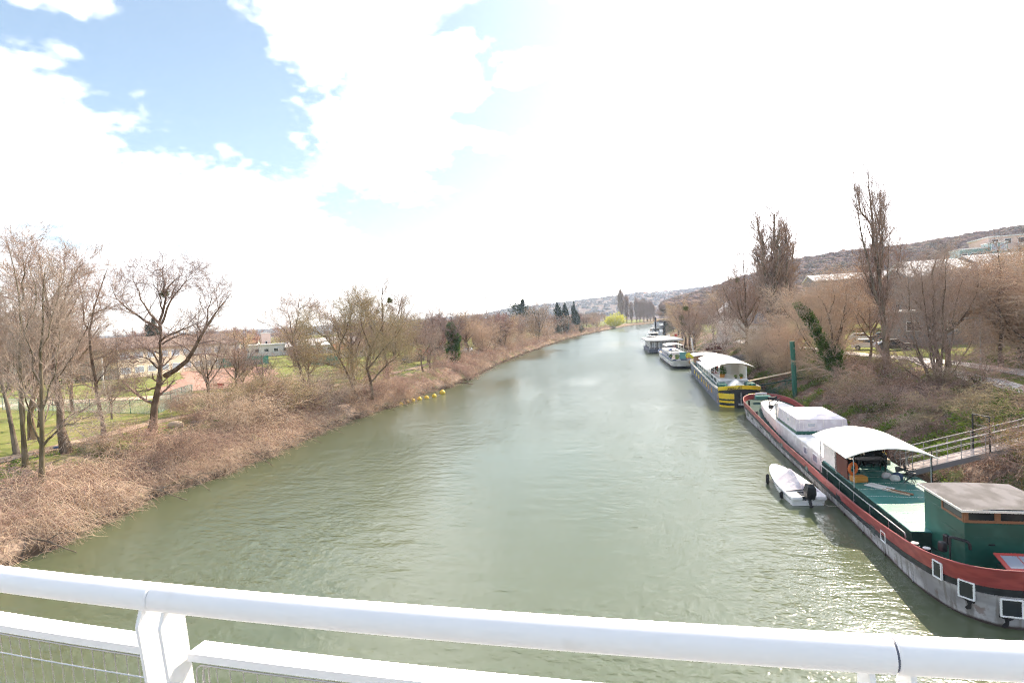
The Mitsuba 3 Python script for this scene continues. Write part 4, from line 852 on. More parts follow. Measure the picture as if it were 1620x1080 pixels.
solo('boom_rope', tube([(-31.5, 85.2, .3), (-36.2, 83.6, 1.1)], .04, 6), 'rope', 'pale line running from the largest yellow buoy up to the left bank', 'rope')
solo('driftwood', tubes(np.array([[(-33.6, 97.5, .35), (-31.8, 97.2, .45), (-30.6, 97, .30), (-29.9, 97, .1)], [(-31.2, 97.1, .4), (-30.6, 97.5, .8), (-30.3, 97.8, 1.0), (-30.1, 97.9, 1.1)]]), np.array([[.16, .13, .09, .04], [.07, .05, .03, .02]]), 7), 'bark_brown', 'dark drifted branch sticking out of the water by the left bank', 'driftwood')

# ------------------------------------------------------------------ trees and shrubs
def grow(rng, P, R, per, t, ang, ln, K=3, wig=.12, trop=0.0, rr=.55, rmin=.004, az0=None):
    """children on branches P (n, k, 3), R (n, k): per a branch, at t of its length, leaving it at ang degrees, ln long (first, last)"""
    n, k0, _ = P.shape
    u = (np.arange(per)[None] + rng.random((n, per)))/per; tt = t[0] + (t[1] - t[0])*u
    x = tt*(k0 - 1); i = np.minimum(x.astype(int), k0 - 2); f = (x - i)[..., None]; r_ = np.arange(n)[:, None]
    p = P[r_, i]*(1 - f) + P[r_, i + 1]*f; r0 = R[r_, i]*(1 - f[..., 0]) + R[r_, i + 1]*f[..., 0]
    d = P[r_, i + 1] - P[r_, i]; d /= np.linalg.norm(d, axis=-1, keepdims=True) + 1e-9
    ref = np.where(np.abs(d[..., 2:]) < .8, [0, 0, 1.0], [1.0, 0, 0]); a = np.cross(d, ref); a /= np.linalg.norm(a, axis=-1, keepdims=True); b = np.cross(d, a)
    az = np.arange(per)[None]*2.4 + rng.random((n, 1))*6.28 + rng.normal(0, .4, (n, per))
    th = np.radians(ang[0] + ang[1]*rng.normal(size=(n, per)))
    e = np.cos(th)[..., None]*d + np.sin(th)[..., None]*(np.cos(az)[..., None]*a + np.sin(az)[..., None]*b)
    L = (ln[0] + (ln[1] - ln[0])*u)*rng.uniform(.65, 1.25, (n, per))
    p, e, L, r0 = p.reshape(-1, 3), e.reshape(-1, 3), L.reshape(-1), r0.reshape(-1)
    pts = [p]
    for j in range(K - 1):
        e = e + wig*rng.normal(size=e.shape) + np.array([0, 0, trop/(K - 1)]); e /= np.linalg.norm(e, axis=1, keepdims=True); p = p + e*(L/(K - 1))[:, None]; pts.append(p)
    rc = np.maximum(r0*rr, rmin); R2 = rc[:, None]*np.linspace(1, .3, K)[None]
    return np.stack(pts, 1), R2
def twigs(rng, P, R, per, t, ang, ln, r=.012, trop=0.0):
    Q, _ = grow(rng, P, R, per, t, ang, ln, 2, .1, trop)
    return spikes(Q[:, 0], Q[:, 1] - Q[:, 0], r)
def resample(L, r0, r1, k=9, wig=.0, rng=None):
    L = np.asarray(L, float); s = np.concatenate([[0], np.cumsum(np.linalg.norm(np.diff(L, axis=0), axis=1))]); u = np.linspace(0, s[-1], k)
    P = np.stack([np.interp(u, s, L[:, c]) for c in range(3)], -1)
    for _ in range(1): P[1:-1] = .5*P[1:-1] + .25*(P[:-2] + P[2:])
    if rng is not None: P[1:] += rng.normal(0, wig, P[1:].shape)
    return P, np.linspace(r0, r1, k)
def skel_tree(name, label, skel, seed, bark, twig, l1, l2, l3, crown_from=0.0, category='tree', base=None, group=None, flare=1.5, stems=1):
    """a tree on a drawn skeleton: l1, l2 the branch orders (per, t, ang, ln, K, wig, trop), l3 the twigs (per, t, ang, ln, r, trop)"""
    rng = np.random.default_rng(seed); Ps, Rs = [], []
    for j, (r0, r1, L) in enumerate(skel):
        P, R = resample(L, r0*.8, r1*.35, 9, .06, rng)
        if j < stems: R[0] *= flare; P[0, 2] -= .25
        Ps.append(P); Rs.append(R)
    Ps, Rs = np.array(Ps), np.array(Rs)
    k = thing(name, label, category, group)
    part(k, 'trunk', tubes(Ps, Rs, 9, True), bark, 50)
    C1, D1 = grow(rng, Ps, Rs, l1[0], l1[1], l1[2], l1[3], l1[4], l1[5], l1[6], .5, .008)
    C2, D2 = grow(rng, C1, D1, l2[0], l2[1], l2[2], l2[3], l2[4], l2[5], l2[6], .55, .006)
    m = [tubes(C1, D1, 4), tubes(C2, D2, 3), twigs(rng, C2, D2, *l3), twigs(rng, C1, D1, max(2, l3[0]//2), *l3[1:])]
    part(k, 'crown', m, twig, False)
    return k, Ps, C1
SKEL = {
    'oak': [
        (0.42,0.16,[[-40.5,39.4,2.9],[-40.0,39.4,5.1],[-39.4,39.4,7.2],[-39.0,39.4,8.1],[-39.1,39.4,9.6],[-38.8,39.4,11.6]]),
        (0.16,0.04,[[-38.8,39.4,11.6],[-38.5,39.5,13.6],[-38.3,39.6,14.7],[-38.4,39.7,16.0],[-38.7,39.8,16.7]]),
        (0.15,0.03,[[-38.8,39.4,11.6],[-40.5,39.2,12.6],[-41.3,38.8,13.5],[-42.2,38.4,14.5],[-42.1,38.0,15.7]]),
        (0.12,0.03,[[-38.8,39.4,12.0],[-40.1,39.6,13.1],[-41.1,39.9,14.4],[-41.9,40.1,15.9],[-43.0,40.5,16.6]]),
        (0.13,0.03,[[-38.7,39.4,12.1],[-37.9,39.7,14.1],[-37.4,40.0,15.0],[-36.7,40.4,15.6],[-36.2,40.8,16.3]]),
        (0.27,0.05,[[-38.7,39.4,7.8],[-36.5,39.3,9.0],[-35.2,39.1,10.0],[-34.4,39.0,11.2],[-33.5,38.8,12.2],[-32.5,38.6,12.9],[-31.2,38.4,14.1]]),
        (0.1,0.03,[[-34.7,39.4,11.2],[-34.3,39.6,12.8],[-34.1,39.8,14.0],[-34.0,40.1,14.8]]),
        (0.1,0.03,[[-39.1,39.4,8.7],[-40.1,39.7,9.9],[-41.4,40.2,10.2],[-43.2,40.6,10.2],[-44.5,41.1,10.4]]),
        (0.1,0.03,[[-39.1,39.4,8.3],[-40.0,39.0,9.3],[-40.4,38.6,9.7],[-40.7,38.0,9.2]]),
        (0.12,0.04,[[-39.5,39.4,6.9],[-40.0,39.1,6.7],[-40.6,38.8,6.6],[-41.1,38.4,6.7]]),
        (0.1,0.03,[[-38.8,39.4,10.4],[-38.3,39.8,10.9],[-37.3,40.3,11.2],[-36.6,40.8,11.0]]),
        (0.12,0.03,[[-38.9,39.4,10.7],[-37.6,39.1,11.3],[-36.2,38.7,11.6],[-34.5,38.2,11.9],[-33.3,37.7,12.2]]),
        (0.08,0.02,[[-38.5,39.4,13.2],[-38.8,39.5,14.4],[-39.4,39.6,15.5],[-39.9,39.8,16.4]]),
        (0.08,0.02,[[-38.1,39.4,14.6],[-37.3,39.2,15.3],[-36.2,39.0,15.9],[-35.3,38.7,15.6]]),
    ],
    'A': [
        (0.2,0.07,[[-35.6,26.6,2.1],[-35.2,26.6,4.2],[-35.2,26.6,5.4],[-35.1,26.6,7.3],[-35.0,26.6,8.8],[-34.7,26.6,11.0],[-34.3,26.6,13.3],[-34.1,26.6,15.1]]),
        (0.1,0.02,[[-35.2,26.6,4.8],[-34.6,26.8,5.3],[-34.2,27.0,6.0],[-33.4,27.3,6.1],[-32.3,27.5,6.5]]),
        (0.09,0.02,[[-35.3,26.6,4.8],[-35.8,26.5,6.1],[-35.9,26.4,7.3],[-35.9,26.2,8.9],[-36.2,26.1,10.4]]),
        (0.07,0.02,[[-35.1,26.6,6.9],[-34.6,26.8,7.9],[-34.3,26.9,9.1],[-34.1,27.1,10.6],[-34.0,27.2,12.5]]),
        (0.06,0.02,[[-35.0,26.6,8.4],[-35.2,26.4,9.6],[-35.1,26.1,10.9],[-35.1,25.8,12.6]]),
        (0.06,0.02,[[-34.9,26.6,10.3],[-34.1,26.7,11.8],[-33.7,26.8,13.2],[-33.3,26.9,14.7]]),
    ],
    'B': [
        (0.2,0.05,[[-44.8,32.0,3.0],[-44.9,32.0,4.8],[-45.3,32.0,6.6],[-45.6,32.0,8.5],[-46.0,32.0,10.3],[-46.2,32.0,12.7],[-46.3,32.0,15.4],[-46.2,32.0,17.7]]),
        (0.08,0.02,[[-45.4,32.0,7.5],[-44.6,32.1,9.1],[-44.3,32.2,10.3],[-44.2,32.4,12.1],[-44.8,32.5,14.9]]),
        (0.07,0.02,[[-45.8,32.0,8.9],[-46.1,31.7,10.4],[-46.4,31.4,11.8]]),
    ],
    'C': [
        (0.18,0.05,[[-40.1,29.1,2.9],[-40.0,29.1,4.5],[-40.0,29.1,6.6],[-40.0,29.1,8.6],[-39.8,29.1,10.7],[-39.6,29.1,12.8],[-39.3,29.1,14.8],[-39.7,29.1,16.5],[-40.2,29.1,17.8]]),
        (0.07,0.02,[[-39.8,29.1,10.3],[-40.4,29.2,11.6],[-41.3,29.4,12.0],[-42.1,29.6,12.5]]),
        (0.08,0.02,[[-39.7,29.1,11.1],[-39.0,29.1,12.3],[-38.1,29.2,13.9],[-38.6,29.3,15.2],[-39.1,29.4,16.9]]),
        (0.07,0.02,[[-39.4,29.1,13.6],[-38.7,28.9,14.8],[-38.5,28.8,16.4],[-37.9,28.6,17.1]]),
        (0.12,0.04,[[-40.0,29.1,5.7],[-39.8,29.0,8.7],[-39.9,28.8,9.9],[-40.2,28.7,11.0],[-40.2,28.5,12.0]]),
    ],
    'D': [
        (0.36,0.1,[[-41.0,32.6,3.0],[-41.2,32.6,4.2],[-41.3,32.6,5.5],[-41.4,32.6,7.4],[-41.6,32.6,9.2],[-41.5,32.6,11.1],[-41.5,32.6,12.9],[-41.6,32.6,14.2],[-42.0,32.6,16.1],[-42.2,32.6,17.5]]),
        (0.14,0.03,[[-41.5,32.6,11.5],[-40.9,32.7,12.8],[-40.2,33.0,14.6],[-39.8,33.2,16.0],[-39.1,33.5,16.9]]),
        (0.12,0.03,[[-41.5,32.6,12.2],[-41.8,32.4,13.8],[-42.3,32.2,14.3],[-42.7,32.0,15.4]]),
        (0.1,0.03,[[-41.4,32.6,13.3],[-41.0,32.7,14.7],[-40.4,32.8,15.1],[-40.2,32.9,16.9]]),
        (0.1,0.02,[[-41.2,32.6,5.2],[-39.8,32.2,5.8],[-37.8,31.8,6.5],[-36.4,31.3,6.9]]),
        (0.1,0.03,[[-41.5,32.6,8.3],[-40.5,32.8,9.4],[-39.4,33.0,11.2],[-38.4,33.3,13.2]]),
    ],
    'E': [
        (0.2,0.06,[[-41.1,35.6,2.9],[-41.2,35.6,4.5],[-41.4,35.6,6.0],[-41.6,35.6,8.0],[-41.8,35.6,10.0],[-41.8,35.6,11.9],[-41.5,35.6,13.1],[-40.5,35.6,15.0],[-39.5,35.6,16.4]]),
        (0.09,0.02,[[-41.8,35.6,11.9],[-42.5,35.8,13.4],[-42.5,36.0,14.4],[-43.2,36.2,16.4]]),
        (0.08,0.02,[[-41.5,35.6,12.9],[-39.8,35.3,13.3],[-38.2,34.9,13.9]]),
        (0.07,0.02,[[-41.5,35.6,7.5],[-40.9,36.0,8.7],[-40.6,36.6,9.8]]),
    ],
    't480': [
        (0.3,0.13,[[-45.7,70.3,3.0],[-46.3,70.3,4.8],[-46.8,70.3,6.5],[-47.4,70.3,7.9],[-47.6,70.3,9.7],[-47.1,70.3,11.0]]),
        (0.13,0.03,[[-47.1,70.3,11.0],[-46.2,70.0,13.1],[-45.7,69.7,14.4],[-45.7,69.4,15.2]]),
        (0.1,0.02,[[-47.4,70.3,10.1],[-47.9,70.5,12.3],[-48.3,70.8,14.1],[-48.8,71.1,15.2]]),
        (0.1,0.02,[[-47.0,70.3,10.7],[-45.9,70.7,12.2],[-45.0,71.3,13.1],[-44.1,71.9,13.7]]),
        (0.1,0.02,[[-47.5,70.3,9.2],[-48.3,69.8,11.5],[-49.1,69.2,12.2],[-49.9,68.6,12.6]]),
        (0.12,0.03,[[-47.0,70.3,7.0],[-45.7,70.6,7.6],[-44.5,71.0,7.7],[-43.3,71.5,7.0]]),
        (0.08,0.02,[[-46.1,70.3,14.0],[-44.8,69.9,14.6],[-43.5,69.4,13.8]]),
    ],
    'willow': [
        (0.33,0.12,[[-35.7,67.0,1.1],[-37.1,67.0,4.0],[-37.9,67.0,5.7],[-38.5,67.0,7.0],[-39.1,67.0,8.2]]),
        (0.14,0.04,[[-39.1,67.0,8.2],[-39.9,66.6,9.9],[-40.8,66.2,10.8],[-41.8,65.7,11.3]]),
        (0.14,0.04,[[-38.5,67.0,7.1],[-38.7,67.1,8.8],[-37.9,67.4,10.4],[-37.3,67.6,11.8],[-36.3,67.8,14.3]]),
        (0.28,0.1,[[-34.2,67.0,1.8],[-34.5,67.2,4.4],[-35.2,67.4,6.4],[-34.6,67.7,8.4],[-33.3,68.0,10.0],[-32.4,68.3,12.0]]),
        (0.14,0.04,[[-34.8,67.0,5.6],[-32.8,66.7,7.6],[-30.8,66.4,9.2],[-28.8,66.1,11.5]]),
        (0.14,0.04,[[-34.2,67.0,8.5],[-35.2,67.4,10.5],[-35.8,68.0,12.6],[-35.9,68.7,14.4]]),
        (0.16,0.05,[[-34.4,67.0,4.0],[-32.9,67.6,5.5],[-31.4,68.3,7.0],[-29.9,69.2,8.2]]),
        (0.12,0.04,[[-37.9,67.0,5.7],[-40.2,67.0,6.6],[-42.0,67.0,6.9],[-43.3,67.0,7.5]]),
    ],
    'ivy': [
        (0.5,0.3,[[21.3,67.9,2.1],[20.5,67.9,3.2],[20.0,67.9,4.6],[20.2,67.9,6.4]]),
        (0.24,0.1,[[20.1,67.9,4.6],[19.2,67.7,6.4],[18.3,67.5,8.2],[17.6,67.2,9.6],[16.5,66.9,11.1]]),
        (0.22,0.08,[[20.2,67.9,6.4],[20.9,68.1,8.0],[21.3,68.3,9.7],[21.6,68.6,11.8],[21.9,68.8,13.1]]),
        (0.18,0.06,[[20.1,67.9,6.2],[19.9,67.8,8.4],[19.7,67.6,10.1],[19.1,67.5,11.3],[18.3,67.3,12.3]]),
        (0.1,0.03,[[21.1,67.9,9.4],[21.9,68.3,10.7],[22.8,68.8,11.7],[23.6,69.3,13.1]]),
        (0.1,0.03,[[19.8,67.9,10.1],[20.2,67.3,11.5],[19.8,66.5,12.8]]),
    ],
    'coppice': [
        (0.12,0.04,[[23.4,53.7,3.7],[22.7,53.7,5.4],[22.1,53.7,7.1],[21.8,53.7,9.7],[21.7,53.7,12.9]]),
        (0.12,0.03,[[23.6,53.7,3.8],[23.5,53.9,5.9],[23.2,54.1,8.0],[23.1,54.3,10.7],[22.9,54.6,13.9]]),
        (0.13,0.03,[[23.8,53.7,3.8],[23.8,53.5,6.0],[23.9,53.3,8.0],[23.9,53.0,11.1],[24.1,52.8,14.7]]),
        (0.11,0.03,[[23.9,53.7,3.8],[24.5,53.9,5.4],[25.0,54.3,7.4],[25.5,54.7,10.0],[26.3,55.1,12.7]]),
        (0.1,0.03,[[24.0,53.7,3.7],[24.7,53.3,5.2],[25.2,52.9,6.5],[25.8,52.3,8.0]]),
        (0.1,0.03,[[23.2,53.7,3.7],[21.9,53.2,4.7],[20.8,52.6,5.6],[19.7,51.9,6.3]]),
        (0.1,0.03,[[23.0,53.7,3.5],[21.4,53.1,3.9],[20.1,52.3,3.5],[19.1,51.4,3.2]]),
        (0.1,0.03,[[23.7,53.7,3.9],[23.4,54.2,6.4],[23.9,54.8,9.6],[24.4,55.5,13.3]]),
        (0.1,0.03,[[23.3,53.7,4.0],[22.4,53.8,6.2],[21.4,54.0,8.1],[20.9,54.1,9.7]]),
    ],
    'poplar': [
        (0.42,0.2,[[24.5,65.7,4.0],[24.3,65.7,7.0],[24.2,65.7,10.2],[23.9,65.7,13.5],[23.6,65.7,16.1]]),
        (0.2,0.03,[[23.6,65.7,16.1],[23.4,65.8,19.4],[23.3,65.9,22.6],[23.1,66.0,25.1]]),
        (0.2,0.03,[[24.2,65.7,8.9],[23.2,65.5,12.6],[22.5,65.3,16.1],[21.9,65.0,20.0],[21.4,64.8,23.5]]),
        (0.16,0.03,[[24.0,65.7,11.5],[24.0,65.9,14.8],[24.2,66.1,18.1],[23.8,66.3,21.4],[23.8,66.6,23.4]]),
        (0.14,0.03,[[24.2,65.7,9.6],[24.6,65.5,12.8],[24.6,65.3,15.4],[24.7,65.1,18.2]]),
        (0.12,0.03,[[24.2,65.7,10.9],[25.2,65.9,13.1],[25.9,66.1,15.0],[26.2,66.4,17.0]]),
        (0.12,0.03,[[24.2,65.7,9.6],[23.2,66.0,12.3],[22.7,66.4,14.3],[22.5,66.8,16.3]]),
    ],
    'gold': [
        (0.3,0.12,[[40.5,73.3,3.9],[40.1,73.3,7.4],[39.7,73.3,9.5],[39.1,73.3,11.1]]),
        (0.12,0.04,[[39.1,73.3,11.1],[38.2,73.1,12.4],[37.3,72.8,13.4],[35.9,72.4,14.2]]),
        (0.14,0.04,[[39.8,73.3,9.1],[40.4,73.5,11.5],[40.8,73.8,13.6],[41.4,74.2,15.7]]),
        (0.1,0.03,[[39.9,73.3,8.4],[38.1,72.8,9.6],[36.6,72.2,10.0],[34.8,71.6,9.7]]),
        (0.1,0.03,[[40.2,73.3,6.7],[38.8,72.6,7.5],[36.9,71.7,6.9],[35.2,70.7,6.0]]),
    ],
}
T3 = lambda per, ln, r=.012, trop=.1, ang=40: (per, (.15, 1.0), (ang, 14), ln, r, trop)
oak = skel_tree('oak_tree', 'tall spreading bare tree with a forked dark trunk standing alone on the left bank', SKEL['oak'], 1, 'bark_brown', 'twig_dark', (12, (.28, 1.0), (44, 13), (2.7, 1.7), 5, .16, .25), (9, (.15, 1), (38, 13), (1.15, .75), 3, .17, .2), T3(7, (.62, .42), .0095))
# nest-like mistletoe in the oak
def mistletoe(parent, at_, r, seed):
    rng = np.random.default_rng(seed); n = 260; q = rng.normal(size=(n, 3)); q /= np.linalg.norm(q, axis=1, keepdims=True)
    part(parent, 'mistletoe', [spikes(np.tile(np.array(at_, float), (n, 1)), q*r, .03), leaves(rng, np.array(at_) + q*(r*rng.uniform(.4, 1, n))[:, None], r*.3)], 'mistletoe', False)
mistletoe(oak[0], (-38.6, 39.8, 14.6), .4, 3)
LT = dict(l1=(14, (.25, 1), (42, 13), (3.0, 1.6), 5, .15, .35), l2=(9, (.12, 1), (38, 13), (1.25, .75), 3, .17, .2))
skel_tree('bare_tree', 'slim bare tree with a pale trunk nearest the river at the left edge', SKEL['A'], 2, 'bark_green', 'twig_grey', LT['l1'], LT['l2'], T3(6, (.6, .35), .010))
skel_tree('bare_tree', 'bare tree leaning out of the picture at the far left', SKEL['B'], 3, 'bark_grey', 'twig_brown', LT['l1'], LT['l2'], T3(6, (.6, .35), .011))
skel_tree('bare_tree', 'tall straight bare tree with greenish bark second from the left edge', SKEL['C'], 4, 'bark_green', 'twig_brown', LT['l1'], LT['l2'], T3(6, (.6, .35), .011))
skel_tree('bare_tree', 'bare tree with the thickest rough trunk in the left cluster', SKEL['D'], 5, 'bark_brown', 'twig_brown', (15, (.18, 1), (45, 13), (3.0, 1.6), 5, .15, .3), LT['l2'], T3(7, (.6, .35), .011))
skel_tree('bare_tree', 'bare tree leaning left at the right side of the left cluster', SKEL['E'], 6, 'bark_brown', 'twig_brown', LT['l1'], LT['l2'], T3(6, (.6, .35), .011))
skel_tree('bare_tree', 'rounded bare tree with a leaning trunk left of the olive willow', SKEL['t480'], 7, 'bark_brown', 'twig_brown', (11, (.3, 1), (42, 11), (2.7, 1.6), 5, .14, .4), (9, (.15, 1), (36, 11), (1.3, .8), 3, .14, .25), T3(7, (.7, .5), .0115))
skel_tree('willow_tree', 'wide olive brown willow with leaning stems above the yellow buoys', SKEL['willow'], 8, 'bark_brown', 'twig_olive', (17, (.28, 1), (50, 15), (3.8, 2.2), 5, .13, .5), (12, (.08, 1), (34, 13), (2.1, 1.2), 3, .15, .2), T3(7, (1.0, .65), .015, -.05), stems=1)
iv = skel_tree('willow_tree', 'forked tan willow with an ivy covered leaning trunk on the right bank', SKEL['ivy'], 9, 'bark_brown', 'twig_orange', (15, (.3, 1), (48, 14), (4.0, 2.2), 5, .13, .2), (11, (.08, 1), (36, 13), (2.0, 1.1), 3, .15, -.1), T3(7, (1.0, .6), .015, -.3))
skel_tree('coppiced_tree', 'multi stemmed coppiced tree fanning out on top of the right bank', SKEL['coppice'], 10, 'bark_brown', 'twig_brown', (12, (.12, 1), (40, 13), (2.9, 1.5), 5, .14, .3), (9, (.12, 1), (38, 13), (1.3, .75), 3, .15, .1), T3(7, (.7, .45), .010), stems=9, flare=1.25)
_tr, _rs = np.array(SKEL['poplar'][0][2] + SKEL['poplar'][1][2][1:]), np.random.default_rng(44)
for i in range(9):   # more upright stems in the tall poplar
    j = 1 + i % 5; a = i*2.4; b = _tr[j] + _rs.normal(0, .1, 3); top = b + np.array([math.cos(a)*_rs.uniform(.9, 1.7), math.sin(a)*_rs.uniform(.9, 1.7), _rs.uniform(5, 8.5)]); top[2] = min(top[2], 23.6 - 1.3*(i % 3))
    SKEL['poplar'].append((.11, .03, [b.tolist(), (b*.65 + top*.35 + np.array([math.cos(a), math.sin(a), 0])*.5).tolist(), top.tolist()]))
pp = skel_tree('poplar_tree', 'tallest narrow poplar on the right with a dark nest in it', SKEL['poplar'], 11, 'bark_grey', 'twig_brown', (20, (.06, 1), (28, 8), (2.3, 1.0), 4, .09, .5), (7, (.1, 1), (28, 9), (1.0, .55), 3, .12, .4), T3(6, (.6, .4), .0105, .3, 30))
skel_tree('willow_tree', 'golden brown weeping tree at the right edge', SKEL['gold'], 12, 'bark_brown', 'twig_orange', (20, (.2, 1), (55, 16), (3.6, 2.4), 5, .15, -.25), (13, (.08, 1), (40, 14), (1.9, 1.1), 3, .16, -.5), T3(7, (.95, .65), .0145, -.6))
rng = np.random.default_rng(2); q = rng.normal(size=(300, 3)); q /= np.linalg.norm(q, axis=1, keepdims=True)
solo('nest', spikes(np.array([24.0, 66.8, 16.9]) + q*.15, q*.42*[1, 1, .7], .03), 'twig_dark', 'dark round nest high in the tallest poplar', 'nest', smooth=False)
# ivy: leaves round the leaning limb and the foot of the willow
def ivy_on(parent, poly, rad, n, seed, m='leaf_ivy', size=.2):
    rng = np.random.default_rng(seed); P, R = resample(poly, rad[0], rad[1], 40); i = rng.integers(0, 39, n); f = rng.random(n)[:, None]
    c = P[i]*(1 - f) + P[i + 1]*f; q = rng.normal(size=(n, 3)); q /= np.linalg.norm(q, axis=1, keepdims=True)
    lump = .55 + .9*meshkit.noise(c*1.6 + q*.8, seed)
    part(parent, 'ivy', leaves(rng, c + q*(R[i]*rng.uniform(.55, 1.05, n)*lump)[:, None], size), m, False, 'ivy covering the trunk')
ivy_on(iv[0], SKEL['ivy'][1][2], (1.0, .55), 5200, 5); ivy_on(iv[0], SKEL['ivy'][0][2], (.95, .8), 3000, 6)

def open_view(x, y):
    """the gaps in the wood through which the school, the tower and the courts are seen from the river"""
    a, d = math.degrees(math.atan2(x, y)), math.hypot(x, y)
    return (-48.5 < a < -39 and d > 66) or (-38 < a < -34.5 and d > 72) or (-33.5 < a < -29 and 70 < d < 190)
# generic kinds, built once at the origin and set out as individuals
def kind_tree(seed, h, bark, twig, form='dome', dens=1.0, light=False):
    rng = np.random.default_rng(seed)
    if form == 'poplar':
        st = [[(0, 0, 0), (.1, 0, h*.3), (-.1, .1, h*.7), (0, 0, h)]] + [[(.1*math.cos(a), .1*math.sin(a), h*z), (h*.05*math.cos(a), h*.05*math.sin(a), h*(z + .15)), (h*.07*math.cos(a), h*.07*math.sin(a), h*(z + .45))] for a, z in ((0.5, .15), (2.3, .22), (4.2, .1), (5.6, .3), (1.4, .42), (3.3, .48), (4.9, .4), (.1, .5))]
        l1, l2, l3 = (int(24*dens), (.05, 1), (28, 7), (h*.13, h*.055), 4, .09, .5), (7, (.1, 1), (26, 8), (h*.06, h*.03), 3, .1, .4), (5, (.15, 1), (28, 10), (h*.035, h*.02), h*.0011, .3)
    elif form == 'dome':
        st = [[(0, 0, 0), (.02*h, .01*h, h*.2), (0, .02*h, h*.45), (.02*h, 0, h*.72), (0, 0, h*.95)]] + [[(.01*h, .01*h, h*z), (h*.14*math.cos(a), h*.14*math.sin(a), h*(z + .17)), (h*.24*math.cos(a), h*.24*math.sin(a), h*(z + .42))] for a, z in ((.4, .25), (2.1, .32), (3.9, .28), (5.3, .4), (1.3, .42))]
        l1, l2, l3 = (int(13*dens), (.18, 1), (44, 13), (h*.23, h*.12), 5, .15, .3), (9, (.1, 1), (39, 13), (h*.10, h*.06), 3, .16, .2), (6, (.1, 1), (39, 15), (h*.058, h*.04), h*.0012, .1)
    elif form == 'wand':
        st = [[(0, 0, 0), (h*s*.35*math.cos(a), h*s*.35*math.sin(a), h*.22), (h*s*math.cos(a), h*s*math.sin(a), h*.62)] for a, s in ((0, .08), (1.1, .3), (2.3, .36), (3.4, .28), (4.4, .38), (5.4, .3))]
        l1, l2, l3 = (int(14*dens), (.16, 1), (40, 13), (h*.36, h*.22), 5, .13, .3), (10, (.08, 1), (33, 13), (h*.17, h*.10), 3, .15, -.05), (6, (.08, 1), (34, 15), (h*.095, h*.058), h*.0016, -.2)
    elif form == 'bush':
        st = [[(.1*math.cos(a), .1*math.sin(a), 0), (h*s*.5*math.cos(a), h*s*.5*math.sin(a), h*.4), (h*s*math.cos(a), h*s*math.sin(a), h*(.85 - .35*s))] for a, s in zip(np.arange(11)*2.4, np.linspace(.1, .85, 11))]
        l1, l2, l3 = (int(7*dens), (.12, 1), (44, 15), (h*.46, h*.28), 4, .22, .1), (5, (.1, 1), (42, 15), (h*.25, h*.15), 3, .22, -.05), (4, (.1, 1), (44, 17), (h*.14, h*.09), h*.0032, -.1)
    r = h*(.016 if form in ('dome', 'poplar') else .011 if form == 'wand' else .008)
    Ps, Rs = [], []
    for j, L in enumerate(st):
        P, R = resample(L, r*(1.0 if j == 0 else .55), r*.18, 7, h*.008, rng)
        if form in ('dome', 'poplar') and j == 0: R[0] *= 1.5
        P[0, 2] = min(P[0, 2], st[j][0][2]) - (.3 if st[j][0][2] == 0 else 0); Ps.append(P); Rs.append(R)
    Ps, Rs = np.array(Ps), np.array(Rs)
    C1, D1 = grow(rng, Ps, Rs, *l1, .5, h*(.0022 if form == 'bush' else .0006)); 
    if light: m = [tubes(C1, D1, 3), twigs(rng, C1, D1, 16, (.05, 1), (42, 15), (h*.13, h*.07), h*.0017, .1)]
    else:
        C2, D2 = grow(rng, C1, D1, *l2, .55, h*(.002 if form == 'bush' else .0005)); m = [tubes(C1, D1, 3), tubes(C2, D2, 3), twigs(rng, C2, D2, *l3)]
    return [proto_part('trunk', tubes(Ps, Rs, 6, True), bark, 50), proto_part('crown', m, twig, False)]
K = {}
K['dome1'] = kind_tree(21, 12, 'bark_brown', 'twig_brown'); K['dome2'] = kind_tree(22, 12, 'bark_brown', 'twig_grey'); K['dome3'] = kind_tree(23, 12, 'bark_brown', 'twig_dark')
K['far1'] = kind_tree(24, 12, 'bark_brown', 'twig_brown', light=True, dens=1.5); K['far2'] = kind_tree(25, 12, 'bark_brown', 'twig_red', light=True, dens=1.5); K['far3'] = kind_tree(26, 12, 'bark_brown', 'twig_tan', light=True, dens=1.5); K['far4'] = kind_tree(27, 12, 'bark_brown', 'twig_grey', 'wand', 1.6, True)
K['wand_o'] = kind_tree(28, 10, 'bark_brown', 'twig_orange', 'wand'); K['wand_b'] = kind_tree(29, 10, 'bark_brown', 'twig_tan', 'wand'); K['wand_far'] = kind_tree(30, 10, 'bark_brown', 'twig_orange', 'wand', 1.5, True)
K['pop'] = kind_tree(31, 20, 'bark_grey', 'twig_brown', 'poplar'); K['popfar'] = kind_tree(32, 20, 'bark_brown', 'twig_brown', 'poplar', 1.6, True)
K['bush1'] = kind_tree(33, 2.4, 'bark_brown', 'bramble_pink', 'bush'); K['bush2'] = kind_tree(34, 2.4, 'bark_brown', 'bramble_tan', 'bush'); K['bush3'] = kind_tree(35, 2.4, 'bark_brown', 'twig_olive', 'bush'); K['bush4'] = kind_tree(36, 2.4, 'bark_brown', 'bramble_dark', 'bush')
K['bushl1'] = kind_tree(37, 2.4, 'bark_brown', 'bramble_pink', 'bush', 1, True); K['bushl2'] = kind_tree(38, 2.4, 'bark_brown', 'bramble_tan', 'bush', 1, True); K['blossom'] = kind_tree(39, 9, 'bark_brown', 'twig_grey', 'bush', .8); K['forsythia'] = kind_tree(40, 2.4, 'bark_brown', 'forsythia', 'bush'); K['ywillow'] = kind_tree(41, 10, 'bark_brown', 'yellow_twig', 'wand', 2.2, True)
